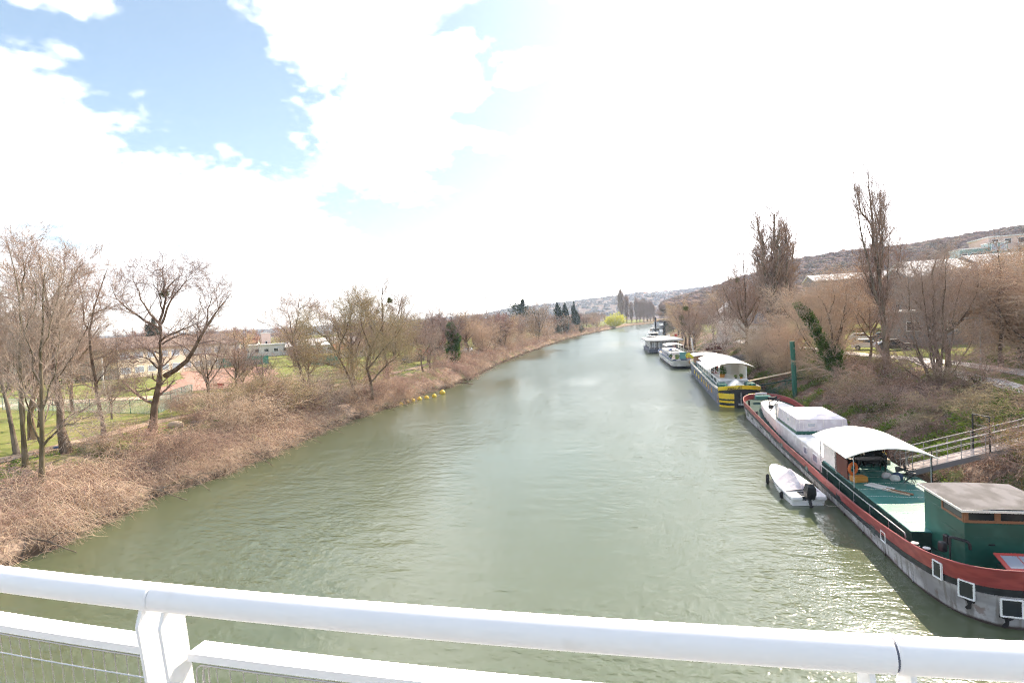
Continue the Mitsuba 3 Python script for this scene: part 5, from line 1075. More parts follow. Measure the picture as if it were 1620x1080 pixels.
H0 = dict(dome1=12, dome2=12, dome3=12, far1=12, far2=12, far3=12, far4=12, wand_o=10, wand_b=10, wand_far=10, pop=20, popfar=20, bush1=2.4, bush2=2.4, bush3=2.4, bush4=2.4, bushl1=2.4, bushl2=2.4, blossom=9, forsythia=2.4, ywillow=10)
_rt = np.random.default_rng(77)
def plant(kind, name, label, category, x, y, h, group=None, wide=1.0, z=None):
    s = h/H0[kind]; z = float(ground_z(x, y)) if z is None else z
    return place(K[kind], name, label, category, group, (x, y, z - .1), _rt.uniform(0, 360), s*wide, s)

# left bank, one by one
for x, y, h, k, l in ((-45.2, 51.3, 8.8, 'dome2', 'thin young bare tree just right of the forked oak'), (-49.5, 61.3, 8.6, 'dome1', 'second thin young bare tree right of the forked oak'), (-43.0, 57.5, 6.2, 'dome3', 'small crooked bare tree between the oak and the olive willow'),
                      (-40.1, 84, 16.2, 'dome2', 'tall pale bare tree with mistletoe behind the olive willow'), (-43.8, 80, 13.4, 'dome1', 'brown bare tree at the left shoulder of the olive willow'), (-39.2, 96.9, 10.2, 'dome1', 'bare tree with red brown twigs left of the ivy covered trunk on the left bank'),
                      (-40.2, 103, 8.5, 'dome2', 'small bare tree by the path in front of the red van'), (-42, 110, 11, 'dome3', 'dark bare tree next to the ivy clad trunk on the left bank'), (-45, 70, 8, 'dome1', 'low bare tree behind the leaning trunk left of the willow'), (-53, 47, 5.2, 'dome2', 'sapling in the grass beyond the mesh fence')):
    t = plant(k, 'bare_tree', l, 'tree', x, y, h)
    if 'mistletoe' in l: mistletoe(t, (-38.6, 83.2, 15.2), .55, 8); mistletoe(t, (-41.4, 84.4, 13.6), .4, 9)
t = plant('dome3', 'bare_tree', 'tree wrapped in dark ivy on the left bank beyond the buoys', 'tree', -40.3, 117, 12)
ivy_on(t, [(-40.3, 117, 3.5), (-40.2, 117, 7), (-40.6, 117.2, 11)], (1.7, 1.0), 3200, 14, size=.42); ivy_on(t, [(-39.4, 116, 4.2), (-38.6, 116, 8.5)], (1.0, .6), 1300, 15, size=.4)
plant('wand_o', 'willow_tree', 'orange brown weeping willow on the left bank', 'tree', -42.2, 148, 11.5, wide=1.15)
plant('wand_b', 'willow_tree', 'pale brown willow bush hanging over the left bank beyond the orange willow', 'tree', -43.6, 178, 8, wide=1.2)
plant('wand_o', 'willow_tree', 'reddish willow at the water left of the far cypresses', 'tree', -43.2, 205, 6.5, wide=1.2)
plant('dome2', 'bare_tree', 'tall grey green bare tree right of the dark cedar', 'tree', -43.5, 240, 19)
# cedar, cypresses, yellow willow
def conifer(name, label, x, y, h, w, tiers, seed, flat, m='leaf_conifer', column=False):
    rng = np.random.default_rng(seed); k = thing(name, label, 'tree'); z0 = float(ground_z(x, y))
    part(k, 'trunk', tube([(x, y, z0 - .3), (x, y, z0 + h*.95)], [h*.025, .05], 8), 'bark_brown', 40)
    P = []
    for i in range(tiers):
        t = i/(tiers - 1); zz = z0 + h*(.12 + .86*t); rad = (w*(1 - t**5)**.8 if flat else w*(1 - .92*(2*t - 1)**2)**.5 if column else w*(1 - t)**.8)*rng.uniform(.85, 1.12) + w*.1; n = int(9000/tiers)
        a, r = rng.uniform(0, 6.28, n), rad*np.sqrt(rng.random(n)); lob = .75 + .35*np.sin(a*5 + i*2)
        ox, oy = rng.normal(0, w*.14, 2); P.append(np.stack([x + ox + r*lob*np.cos(a), y + oy + r*lob*np.sin(a), zz + rng.normal(0, h*.035 if flat else h*.05, n) - (r/rad)**2*h*.05], -1))
    part(k, 'crown', leaves(rng, np.vstack(P), h*.035, .5 if flat else 0), m, False)
conifer('cedar_tree', 'dark flat tiered cedar on the skyline of the left bank', -69, 330, 20, 11, 9, 1, True)
conifer('cypress_tree', 'left of two dark narrow cypresses beyond the pink house', -49, 338, 17, 2.4, 12, 2, False, column=True)
conifer('cypress_tree', 'right of two dark narrow cypresses beyond the pink house', -45.5, 345, 17.5, 2.4, 12, 3, False, column=True)
conifer('pine_tree', 'dark rounded pine right of the two cypresses', -44, 385, 19, 4.2, 7, 4, False)
conifer('evergreen_shrub', 'low dark evergreen below the two cypresses', -47, 318, 6, 3.4, 7, 5, False)
conifer('evergreen_shrub', 'dark olive evergreen clump behind the left cluster of bare trees', -118, 92, 13, 5, 8, 6, False)
conifer('evergreen_shrub', 'round dark evergreen left of the forked oak on the skyline', -150, 150, 14, 5, 8, 7, False)
t = plant('ywillow', 'willow_tree', 'bright yellow weeping willow at the bend of the river', 'tree', -26, 560, 14, wide=1.35)
rng = np.random.default_rng(60); q = rng.normal(size=(3600, 3)); q /= np.linalg.norm(q, axis=1, keepdims=True); q[:, 2] = q[:, 2]*.5 + .5
part(t, 'foliage', leaves(rng, np.array([-26, 560, 2.2]) + q*[10, 10, 12.5]*rng.uniform(.7, 1.0, (3600, 1))*(.55 + .8*meshkit.noise(q*3 + 4, 2))[:, None], .95), 'leaf_yellow', False)
for i, (x, y, h, l) in enumerate(((-24, 690, 40, 'tallest poplar at the bend of the river on the left bank'), (-18.5, 702, 33, 'second poplar at the bend right beside the tallest one'))):
    plant('popfar', 'poplar_tree', l, 'tree', x, y, h, wide=.9)
for x, y, h in ((-13, 720, 30), (-7, 738, 36), (-3, 752, 34), (2, 770, 36), (7, 788, 33), (11, 806, 34), (15, 828, 28)):
    plant('popfar', 'poplar_tree', 'bare poplar in the far row right of the yellow willow', 'tree', x, y, h*.85, 'far row of poplars at the river bend', .95)
_r = np.random.default_rng(5)
_q = np.random.default_rng(15)
for i in range(64):
    y = 120 + 420*(i/64)**1.3 + _r.uniform(-3, 3); x = float(bank_left(y)) - _r.uniform(.3, 7)
    plant(['bushl1', 'bushl2', 'wand_far'][i % 3], 'shrub', 'leafless shrub at the water edge far down the left bank', 'shrub', x, y, _r.uniform(2.0, 4.6), 'leafless shrubs at the water edge far down the left bank', 1.4)
for x, y, h in ((-50, 37, 14.5), (-57, 43, 13.5), (-48.5, 29.5, 14.5), (-64, 52, 12.5)):
    plant('dome2' if x > -55 else 'dome1', 'bare_tree', 'grey bare tree standing in the grass behind the left cluster', 'tree', x, y, h, 'grey bare trees behind the left cluster', 1.05)
for i in range(74):   # riverside trees down the left bank
    y = 165 + 520*(i/74)**1.25 + _r.uniform(-4, 4); x = float(bank_left(y)) - _r.uniform(2.5, 24)
    if y > 520 and x > -46: x -= 26
    plant(['far1', 'far2', 'far3', 'far4', 'wand_far'][int(_r.integers(0, 5))] if i % 3 else 'far1', 'bare_tree', 'bare brown tree in the riverside row down the far left bank', 'tree', x, y, _r.uniform(7, 13) + max(0, y - 350)*.012, 'bare trees in the riverside row down the far left bank', 1.2)
for i in range(34):   # trees closing the view where the river bends away
    y = _r.uniform(880, 1180); x = float(np.interp(y, XL[:, 0], XL[:, 1])) - _r.uniform(8, 60) if i % 2 else float(np.interp(y, XR[:, 0], XR[:, 1])) + _r.uniform(4, 70)
    plant('far1' if i % 3 else 'far3', 'bare_tree', 'bare tree closing the view at the far river bend', 'tree', x, y, _r.uniform(14, 22), 'bare trees at the far river bend', 1.35)
for i in range(46):
    y = 108 + 240*(i/46)**1.15 + _q.uniform(-3, 3); x = float(bank_left(y)) - _q.uniform(3, 26)
    if open_view(x, y) and math.hypot(x, y) < 190 and x < -52: continue
    plant(['dome1', 'far1', 'dome2', 'far3', 'wand_far', 'far2'][i % 6], 'bare_tree', 'bare tree in the belt along the left bank beyond the buoys', 'tree', x, y, _q.uniform(8.5, 13), 'belt of bare trees along the left bank beyond the buoys', 1.15)
for i in range(84):   # tree line behind the sports ground
    a = math.radians(_r.uniform(-62, -16)); d = _r.uniform(150, 300); x, y = d*math.sin(a), d*math.cos(a)
    if x > bank_left(y) - 14 or (open_view(x, y) and d < 188): continue
    plant(['far1', 'far3', 'far2'][i % 3], 'bare_tree', 'bare tree in the tree line behind the sports ground', 'tree', x, y, _r.uniform(8.5, 13.5), 'tree line behind the sports ground', 1.3)
for i in range(30):   # reddish copse behind the bank
    y = _r.uniform(165, 260); x = float(bank_left(y)) - _r.uniform(14, 60)
    plant('far2' if i % 2 else 'far1', 'bare_tree', 'red brown bare tree in the copse below the dark cedar', 'tree', x, y, _r.uniform(8, 11), 'red brown copse below the dark cedar', 1.2)

for i in range(44):   # young trees and brush round the courts, beyond the path
    y = 50 + 90*_q.random(); x = -46.5 - 52*_q.random()**1.6 - (y - 50)*.12
    if (x < -55 and y < 66) or open_view(x, y): continue
    plant(['dome2', 'far1', 'far3', 'dome1', 'far2'][i % 5], 'bare_tree', 'young bare tree in the brush round the clay court', 'tree', x, y, _q.uniform(4.5, 9.0), 'young bare trees round the clay court', 1.2)
for i in range(34):
    y = 48 + 110*(i/34)**1.1; x = float(bank_left(y)) - _q.uniform(11.5, 17)
    plant(['bush1', 'bush2', 'bushl1', 'bushl2'][i % 4], 'shrub', 'leafless bush beyond the dirt path on the left', 'shrub', x, y, _q.uniform(1.6, 3.0), 'leafless bushes beyond the dirt path on the left', 1.3)
for i in range(26):   # thicker brush at the back of the left cluster
    x, y = _q.uniform(-150, -85), _q.uniform(70, 118)
    if y > -x*.95 or open_view(x, y): continue
    plant(['far1', 'far3', 'far2', 'far4'][i % 4], 'bare_tree', 'bare tree in the dense wood at the back of the left cluster', 'tree', x, y, _q.uniform(9, 14), 'dense wood at the back of the left cluster', 1.25)

# right bank, one by one
plant('pop', 'poplar_tree', 'poplar with the broad bare crown left of the tallest poplar', 'tree', 21.8, 104, 23.8, wide=1.5)
plant('pop', 'poplar_tree', 'smaller poplar hugging the right side of the broad poplar', 'tree', 24.2, 108, 20.5, wide=1.3)
t = plant('dome1', 'bare_tree', 'bare tree leaning over the river with mistletoe left of the broad poplar', 'tree', 18.5, 112, 19); mistletoe(t, (17.4, 112.4, 16.6), .5, 21)
plant('dome3', 'bare_tree', 'bare dark tree behind the blossoming shrub on the right bank', 'tree', 20.2, 122, 15)
plant('wand_o', 'willow_tree', 'orange brown willow standing left of the ivy covered willow', 'tree', 22.6, 82, 12.8, wide=1.1)
plant('wand_o', 'willow_tree', 'low orange brown willow in front of the broad poplar', 'tree', 20.4, 92, 9.5, wide=1.2)
for i in range(12):
    x, y = _q.uniform(33, 50), _q.uniform(52, 80)
    plant(['wand_o', 'wand_b', 'dome2', 'wand_o'][i % 4], 'willow_tree' if i % 4 != 2 else 'bare_tree', 'tan twiggy tree in the belt between the gravel path and the white roofed sheds' if i % 4 != 2 else 'grey bare tree in the belt between the gravel path and the white roofed sheds', 'tree', x, y, _q.uniform(7, 10), 'tree belt between the gravel path and the sheds', 1.2)
for x, y, h, k, l in ((33.5, 57, 12.8, 'wand_o', 'tallest tan tree beyond the gravel path at the right edge'), (36, 52, 12.2, 'wand_o', 'wide tan tree behind the golden brown weeping tree at the right edge'), (35.5, 47.5, 11.0, 'wand_b', 'pale twiggy tree hiding the lowest white roof at the right edge'), (38, 66, 13.5, 'wand_b', 'tall pale twiggy tree below the flats')):
    plant(k, 'willow_tree', l, 'tree', x, y, h, wide=1.35)
plant('wand_o', 'willow_tree', 'low orange brown willow thicket filling the slope below the broad poplar', 'tree', 19.6, 86, 7.5, wide=1.35)
plant('wand_b', 'willow_tree', 'low tan willow thicket between the blossom and the orange brown willows', 'tree', 18.6, 100, 7.0, wide=1.3)
plant('wand_b', 'willow_tree', 'tan willow behind the ivy covered willow by the parked cars', 'tree', 25.6, 84, 10.8, wide=1.0)
plant('dome1', 'bare_tree', 'bare tree just left of the tallest poplar on the path', 'tree', 26.4, 76, 9)
for i, (x, y, h, k, l) in enumerate(((25.4, 57.5, 11.4, 'dome2', 'slim pale bare tree right of the tallest poplar'), (28.2, 62, 12, 'dome2', 'second slim pale bare tree right of the tallest poplar'), (31.5, 60, 11.2, 'dome1', 'brown bare tree beyond the gravel path behind the coppiced tree'),
                                     (35.5, 64, 12.2, 'wand_o', 'orange brown tree in front of the white roofed sheds'), (33.8, 53.5, 10.4, 'wand_o', 'orange brown willow at the right edge beyond the path'), (38, 58, 11.4, 'wand_b', 'tan willow at the right edge in front of the lowest white roof'), (42, 76, 12.4, 'dome1', 'bare brown tree left of the white roofed sheds'), (36, 80, 11, 'dome3', 'dark bare tree behind the parked cars'), (31, 101, 12, 'dome1', 'bare tree beyond the farthest parked car'),
                                     (33.5, 45.5, 9.0, 'wand_b', 'tan willow leaning over the near end of the gravel path'))):
    plant(k, 'bare_tree' if k.startswith('dome') else 'willow_tree', l, 'tree', x, y, h, wide=1.1)
b = plant('blossom', 'blossoming_shrub', 'large round shrub covered in white blossom on the right bank', 'shrub', 15.8, 124, 9.6, wide=.9)
rng = np.random.default_rng(8); q = rng.normal(size=(2600, 3)); q /= np.linalg.norm(q, axis=1, keepdims=True); q[:, 2] = np.abs(q[:, 2])
part(b, 'blossom', leaves(rng, np.array([15.8, 124, 3.6]) + q*[4.6, 4.6, 6.4]*rng.uniform(.55, 1.0, (2600, 1)), .2), 'blossom', False)
for x, y, h in ((13.8, 165, 9), (14.5, 178, 13), (13.0, 190, 16), (15.5, 200, 12), (14, 214, 10), (15, 230, 13), (14.5, 250, 11), (16, 270, 14), (15, 300, 12), (18, 330, 14), (19, 370, 13), (22, 420, 15), (17.5, 152, 11), (18.5, 140, 13), (22, 170, 14), (24, 150, 15), (27, 130, 13)):
    t = plant('far1' if h % 2 else 'far3', 'bare_tree', 'bare brown tree in the row down the far right bank', 'tree', x, y, h, 'bare trees in the row down the far right bank', 1.25)
t = plant('dome1', 'bare_tree', 'bare tree full of mistletoe at the water beyond the boats on the right bank', 'tree', 13.2, 172, 14.5)
for i, p_ in enumerate(((11.0, 172, 9.8), (12.2, 171, 12.4), (11.6, 173, 8.0))): mistletoe(t, p_, .9, 30 + i)
for i in range(40):   # scrub and trees between the path and the sheds
    x, y = _r.uniform(34, 120), _r.uniform(95, 260)
    if x > y*.62: continue
    plant(['far1', 'far3', 'far2'][i % 3], 'bare_tree', 'bare tree scattered between the right bank and the hillside', 'tree', x, y, _r.uniform(8, 13), 'bare trees between the right bank and the hillside', 1.3)

for x, y, h, l in ((18.0, 80, 5.0, 'pale brushy tree at the water left of the ivy covered willow'), (19.0, 60, 3.2, 'brushy tan tree on the slope below the tallest poplar'), (17.4, 95, 6.0, 'pale brushy tree behind the canopy of the yellow barge')):
    plant('wand_b', 'willow_tree', l, 'tree', x, y, h, wide=1.2)
# shrubs
for i in range(58):
    y = 33 + 150*(i/58)**1.3 + _r.uniform(-1, 1); d = _r.uniform(.2, 8); x = float(bank_left(y)) - d
    plant(['bush1', 'bush2', 'bush1', 'bush4'][i % 4] if y < 80 else ['bushl1', 'bushl2'][i % 2], 'shrub', 'leafless tangled shrub on the left bank', 'shrub', x, y, _r.uniform(1.4, 4.2)*(1 if y > 45 else .7), 'leafless tangled shrubs along the left bank', 1.25)
for i, (x, y, h) in enumerate(((-37.2, 46.5, 4.2), (-38.8, 50.5, 5.0), (-37.4, 54, 4.4))):
    plant('bush3' if i else 'bush2', 'shrub', ['straw coloured thicket right of the oak foot', 'tallest pale olive thicket between the oak and the willow', 'pale olive thicket just left of the willow stems'][i], 'shrub', x, y, h, wide=1.3)
for x, y, h, l in ((-36.0, 43, 3.0, 'low straw coloured thicket at the water just beyond the oak'), (-39.6, 55.5, 4.6, 'tall tan thicket between the path and the willow'), (-36.6, 58.5, 3.8, 'tan thicket leaning over the water left of the willow'), (-38.2, 64, 4.2, 'tan thicket behind the willow stems'), (-41.5, 47.5, 3.6, 'tan thicket on the path side beyond the oak')):
    plant('bush2', 'shrub', l, 'shrub', x, y, h, wide=1.15)
plant('bush4', 'shrub', 'round dark leafless shrub below the cream building', 'shrub', -81, 76.5, 3.4, wide=.9)
for i in range(60):
    y = 24 + 105*(i/60)**1.1 + _r.uniform(-1, 1); e = _r.uniform(2.0, 9.0); x = float(bank_right(y)) + e
    plant(['bush1', 'bush4', 'bush3', 'bush2'][i % 4] if y < 75 else ['bushl1', 'bushl2'][i % 2], 'shrub', 'leafless shrub on the slope of the right bank', 'shrub', x, y, _r.uniform(1.3, 3.4)*(1 if y > 48 else .75), 'leafless shrubs on the slope of the right bank', 1.35)
plant('forsythia', 'forsythia_shrub', 'yellow flowering shrub hanging over the shore end of the gangway', 'shrub', 19.3, 33.0, 3.3, wide=.85)
plant('bush1', 'shrub', 'big brown thicket below the forsythia at the right edge', 'shrub', 18.8, 31.6, 3.4, wide=1.3)
plant('bush3', 'shrub', 'wide olive brown thicket above the gangway', 'shrub', 21.2, 42.5, 3.0, wide=1.7)
plant('bush1', 'shrub', 'brown thicket left of the olive brown one above the gangway', 'shrub', 20.4, 47.5, 2.4, wide=1.5)
plant('forsythia', 'forsythia_shrub', 'small yellow shrub at the foot of the ivy covered willow', 'shrub', 23.2, 74, 1.8)

# ------------------------------------------------------------------ ground cover
def stems(rng, x, y, ln, r, arch):
    """thin arching dead stems"""
    n = len(x); z = ground_z(x, y); a = rng.uniform(0, 6.28, n); tilt = rng.uniform(.1, 1.0, n)*arch; L = ln*rng.uniform(.5, 1.4, n)
    d = np.stack([np.sin(tilt)*np.cos(a), np.sin(tilt)*np.sin(a), np.cos(tilt)], -1); h = np.stack([np.cos(a), np.sin(a), 0*a], -1)
    p0 = np.stack([x, y, z - .05], -1); p1 = p0 + d*(L*.45)[:, None]; p2 = p1 + (d*.35 + h*.5 - [0, 0, .15])*(L*.4)[:, None]; p3 = p2 + (h*.6 - np.array([0, 0, .75]) + rng.normal(0, .25, (n, 3)))*(L*.45)[:, None]
    P = np.stack([p0, p1, p2, p3], 1); R = r*rng.uniform(.6, 1.3, n)[:, None]*np.array([1, .8, .6, .25])
    return tubes(P, R, 3)
def scatter_left(rng, n, y0, y1, d0, d1, pw=1.0):
    y = y0 + (y1 - y0)*rng.random(n)**1.5; d = d0 + (d1 - d0)*rng.random(n)**pw; x = bank_left(y) - d
    keep = meshkit.fbm(np.stack([x*.45, y*.45, 0*x], -1), 3, 31) > rng.uniform(.25, .62, n)
    return x[keep], y[keep]
rng = np.random.default_rng(90)
for nm, m, n, ln, rad, y1, lab in (('bramble_thicket', 'bramble_tan', 15000, 1.75, .013, 80, 'straw coloured tangle of dead bramble along the left bank'), ('bramble_thicket', 'bramble_pink', 17000, 1.45, .012, 115, 'pinkish brown tangle of dead bramble along the left bank'), ('bramble_thicket', 'bramble_dark', 7000, 1.2, .012, 90, 'dark stems under the bramble along the left bank')):
    x, y = scatter_left(rng, n, 9, y1, -.15, 4.8, 1.15); solo(nm, stems(rng, x, y, ln, rad, 1.25), m, lab, kind='stuff', smooth=False)
x, y = scatter_left(rng, 9000, 105, 460, -.4, 7); solo('bramble_thicket', stems(rng, x, y, 2.3, .035, 1.2), 'bramble_pink', 'brown tangle of dead stems along the far left bank', kind='stuff', smooth=False)
x, y = scatter_left(rng, 3500, 105, 460, -.4, 7); solo('bramble_thicket', stems(rng, x, y, 2.0, .035, 1.2), 'bramble_tan', 'straw coloured tangle of dead stems along the far left bank', kind='stuff', smooth=False)
x, y = scatter_left(rng, 9000, 16, 100, -.25, 1.0); solo('bramble_thicket', stems(rng, x, y, 1.3, .012, 1.4), 'bramble_tan', 'straw coloured stems hanging over the water edge of the left bank', kind='stuff', smooth=False)
x, y = scatter_left(rng, 44000, 9, 75, .3, 11); z = ground_z(x, y)
solo('leaf_litter', leaves(rng, np.stack([x, y, z + rng.uniform(.0, .10, len(x))], -1), .13, .6), 'leaf_litter', 'carpet of fallen brown leaves on the left bank', kind='stuff', smooth=False)
x, y = scatter_left(rng, 26000, 9, 110, 1.0, 10); k_ = meshkit.fbm(np.stack([x*.7, y*.7, 0*x + 4], -1), 3, 8) > .56; x, y = x[k_], y[k_]
solo('ground_ivy', leaves(rng, np.stack([x, y, ground_z(x, y) + rng.uniform(.02, .16, len(x))], -1), .15, .4), 'leaf_ground', 'patches of green ground ivy on the left bank', kind='stuff', smooth=False)
yy_ = 22 + 100*rng.random(20000)**1.4; xx_ = bank_right(yy_) + rng.uniform(.2, 9.2, 20000); keep = meshkit.fbm(np.stack([xx_*.4, yy_*.4, 0*xx_], -1), 3, 41) > rng.uniform(.25, .65, 20000)
solo('bramble_thicket', stems(rng, xx_[keep], yy_[keep], .95, .011, 1.2), 'bramble_dark', 'dark tangle of dead stems on the slope of the right bank', kind='stuff', smooth=False)
solo('bramble_thicket', stems(rng, xx_[~keep][:6000], yy_[~keep][:6000], .8, .010, 1.3), 'bramble_pink', 'pinkish brown dead stems on the slope of the right bank', kind='stuff', smooth=False)
yy_ = 22 + 95*rng.random(80000)**1.3; xx_ = bank_right(yy_) + rng.uniform(.3, 9.5, 80000); keep = meshkit.fbm(np.stack([xx_*.45, yy_*.45, 0*xx_ + 2], -1), 3, 51) > .53
solo('ground_ivy', leaves(rng, np.stack([xx_, yy_, ground_z(xx_, yy_) + rng.uniform(.05, .55, len(xx_))], -1)[keep], .2, .3), 'leaf_ground', 'green ivy and nettles on the slope of the right bank', kind='stuff', smooth=False)
solo('leaf_litter', leaves(rng, np.stack([xx_, yy_, ground_z(xx_, yy_) + rng.uniform(.0, .1, len(xx_))], -1)[~keep][:30000], .13, .6), 'leaf_litter', 'carpet of fallen leaves on the slope of the right bank', kind='stuff', smooth=False)

for i in range(12):   # dead branches trailing from the left bank
    y = 24 + 6.2*i + rng.uniform(-2, 2); x = float(bank_left(y)); a = rng.uniform(-.6, .6); L = rng.uniform(1.6, 3.2)
    p = np.array([(x - .8, y, 1.0), (x + L*.3, y + a*.4, .75), (x + L*.7, y + a, .25), (x + L, y + a*1.5, -.12)]); q2 = np.array([p[1], p[1] + [L*.15, .35, .25], p[1] + [L*.35, .8, .2], p[1] + [L*.5, 1.1, -.1]])
    solo('dead_branch', tubes(np.stack([p, q2]), np.array([[.06, .045, .03, .012], [.035, .025, .016, .006]]), 6), 'bark_grey', 'bare dead branch trailing from the left bank into the water', 'branch', 'dead branches trailing into the water', smooth=40)

# ------------------------------------------------------------------ buildings
def building(name, label, x, y, w, d, z0, h, rz=0, roof='gable', rise=2.0, wallm='wall_grey', roofm='roof_white', rows=1, cols_=6, win=(1.4, 1.2), over=.4, cat='building', winm='glass_dark', framem='white_paint', group=None, chimney=False, door=False):
    """x, y: the middle of its front, which looks towards -y before turning by rz"""
    k = thing(name, label, cat, group); f = lambda m: xform(m, (x, y, 0), rz)
    part(k, 'wall', f(box(-w/2, w/2, 0, d, z0 - 1.5, z0 + h)), wallm, False)
    zt = z0 + h
    if roof == 'flat':
        r = part(k, 'roof', f(box(-w/2 - over, w/2 + over, -over, d + over, zt + .003, zt + .35, .03)), roofm, False)
    else:
        P = [(-over, zt - over*rise/(d/2) + .02), (d/2, zt + rise + .02), (d + over, zt - over*rise/(d/2) + .02), (d + over, zt - over*rise/(d/2) + .20), (d/2, zt + rise + .22), (-over, zt - over*rise/(d/2) + .20)]
        m = trimesh.creation.extrude_polygon(Polygon(P), w + 2*over, engine='earcut'); v = np.array(m.vertices); m.vertices = np.stack([v[:, 2] - w/2 - over, v[:, 0], v[:, 1]], -1); m.fix_normals()
        r = part(k, 'roof', f(m), roofm, False)
        for sx in (-1, 1):
            g = trimesh.creation.extrude_polygon(Polygon([(0.01, zt), (d - .01, zt), (d/2, zt + rise)]), .1, engine='earcut'); v = np.array(g.vertices); g.vertices = np.stack([v[:, 2] + sx*(w/2 - .05) - .05, v[:, 0], v[:, 1]], -1); g.fix_normals()
            part(k, 'gable', f(g), wallm, False)
    if chimney: part(r, 'chimney', f(box(w*.2, w*.2 + .7, d*.45, d*.45 + .7, zt, zt + rise + 1.3)), 'roof_tile', False)
    for i in range(rows):
        for j in range(cols_):
            cx = -w/2 + w*(j + .5)/cols_; cz = z0 + h*(i + .55)/rows
            wk = part(k, 'window', f(xform(frame_mesh(win[0], win[1], .1, -.05, .04), (cx, 0, cz))), framem, False)
            part(wk, 'pane', f(box(cx - win[0]/2, cx + win[0]/2, -.02, .01, cz - win[1]/2, cz + win[1]/2)), winm, False)
    if door: part(k, 'door', f(box(-.5, .5, -.04, .01, z0, z0 + 2.1)), 'wood_brown', False)
    return k
# left: school and sports buildings
building('school', 'long cream school building with two rows of windows behind the forked oak', -104.5, 113, 34, 11, 3, 6.0, 90 - 4, 'flat', 0, 'wall_cream', 'roof_brown', 2, 11, (2.0, 1.15), .5, winm='glass_sky')
building('brown_hall', 'low brown roofed hall behind the cream school', -128, 128, 60, 14, 3, 5.5, 90 - 4, 'gable', 3.2, 'wall_cream', 'roof_brown', 1, 8)
building('tower', 'pale pink square tower left of the rounded bare tree', -137.5, 187, 3.2, 3.2, 3, 8.2, 40, 'flat', 0, 'wall_pink', 'wall_white', 1, 1, (.7, 1.6), .12)
building('annex', 'low white building at the foot of the pink tower', -131, 178, 22, 8, 3, 4.0, 40, 'flat', 0, 'wall_white', 'roof_white', 1, 7, (1.3, 1.0))
building('sports_hall', 'wide hall with a pale greenish roof beyond the green court netting', -112, 185, 26, 18, 3, 3.0, 32, 'gable', 2.4, 'wall_white', 'roof_white', 1, 8, (1.6, 1.0))
building('clubhouse', 'small clubhouse with an orange tile roof behind the willow', -82, 149, 9, 6, 3, 2.6, 30, 'gable', 1.5, 'wall_cream', 'roof_tile', 1, 3, (1.0, 1.0), door=True)
building('house', 'pinkish gabled house by the far left bank', -57, 352, 8, 8, 3.2, 4.6, 8, 'gable', 2.4, 'wall_pink', 'roof_tile', 2, 2, (1.0, 1.2), chimney=True)
building('house', 'small white house among the trees right of the pink one', -52, 372, 9, 7, 3.0, 3.4, 10, 'gable', 1.8, 'wall_white', 'wall_grey', 1, 3, (1.0, 1.0))
building('kiosk', 'little dark roofed kiosk on the green field beyond the orange willow', -57, 230, 4, 3, 3.2, 2.4, 10, 'gable', 1.4, 'wall_white', 'red_dark', 1, 2, (.9, .9))
for x, y, w, l in ((-150, 118, 14, 'leftmost house roof showing over the trees at the left edge'), (-165, 205, 16, 'house with a tiled roof in the far trees left of the pink tower'), (-95, 235, 14, 'pale house in the far trees behind the willow')):
    building('house', l, x, y, w, 9, 3, 4.6, 30, 'gable', 2.6, 'wall_white', 'roof_tile', 2, 4, (1.0, 1.2), chimney=True)
# right: sheds, flats
building('shed', 'long white roofed shed in the middle of the right bank skyline', 62.5, 130, 19, 17, 7, 9.0, -3, 'gable', 2.2, 'wall_grey', 'roof_white', 1, 8, (1.5, 1.6))
building('shed', 'lowest white roofed shed at the right edge', 59, 100, 20, 12, 6, 6.6, -4, 'gable', 1.7, 'wall_grey', 'roof_white', 1, 7, (1.6, 1.4))
building('shed', 'shorter white roofed shed behind the long one', 81, 180, 14, 20, 9, 11.2, -3, 'gable', 2.6, 'wall_grey', 'roof_white', 1, 5, (1.6, 1.8))
building('shed', 'highest white roofed shed below the flats at the right edge', 101, 182, 20, 18, 10, 10.8, -5, 'gable', 2.8, 'wall_grey', 'roof_white', 2, 7, (1.5, 1.4))
building('shed', 'grey shed with a pale roof left of the tallest poplar', 50, 152, 17, 14, 8, 9.2, -3, 'gable', 1.6, 'wall_grey', 'roof_white', 1, 7, (1.5, 1.6))
building('workshop', 'grey workshop between the path and the white roofed sheds', 44, 92, 15, 9, 5, 4.4, -4, 'flat', 0, 'wall_grey', 'wall_white', 1, 6, (1.5, 1.2))
fl = building('apartment_block', 'tall pinkish block of flats with balconies on the hillside', 117, 202, 26, 14, 14, 15.5, -6, 'flat', 0, 'wall_pink', 'wall_white', 5, 8, (1.5, 1.4))
for i in range(5):
    for j in range(4):
        part(fl, 'balcony', xform(box(-13 + 6.5*j + .6, -13 + 6.5*j + 4.0, -1.2, -.06, 14 + 3*i + .3, 14 + 3*i + 1.35, .04), (117, 202, 0), -6), 'wall_white', False)
building('glass_tower', 'pale green glazed stair tower at the left end of the flats', 104.5, 199, 4.2, 6, 13, 14.5, -6, 'flat', 0, 'teal_glass', 'wall_white', 5, 2, (1.4, 2.0), .15, winm='glass_sky')
building('flat_block', 'flat roofed grey green block left of the glazed stair tower', 99, 201, 7.0, 8, 13, 13.2, -6, 'flat', 0, 'teal_glass', 'wall_white', 3, 3, (1.4, 1.4), .3)
building('house', 'white house with a steep gable behind the blossoming shrub', 18.5, 150, 6, 7, 4, 6.5, -86, 'gable', 3.4, 'wall_white', 'roof_white', 2, 2, (1.0, 1.3), chimney=True)
building('house', 'small white house half hidden by the bare trees right of the blossom', 25, 128, 7, 7, 4.4, 3.6, -10, 'gable', 2.0, 'wall_white', 'wall_grey', 1, 3, (1.0, 1.1))
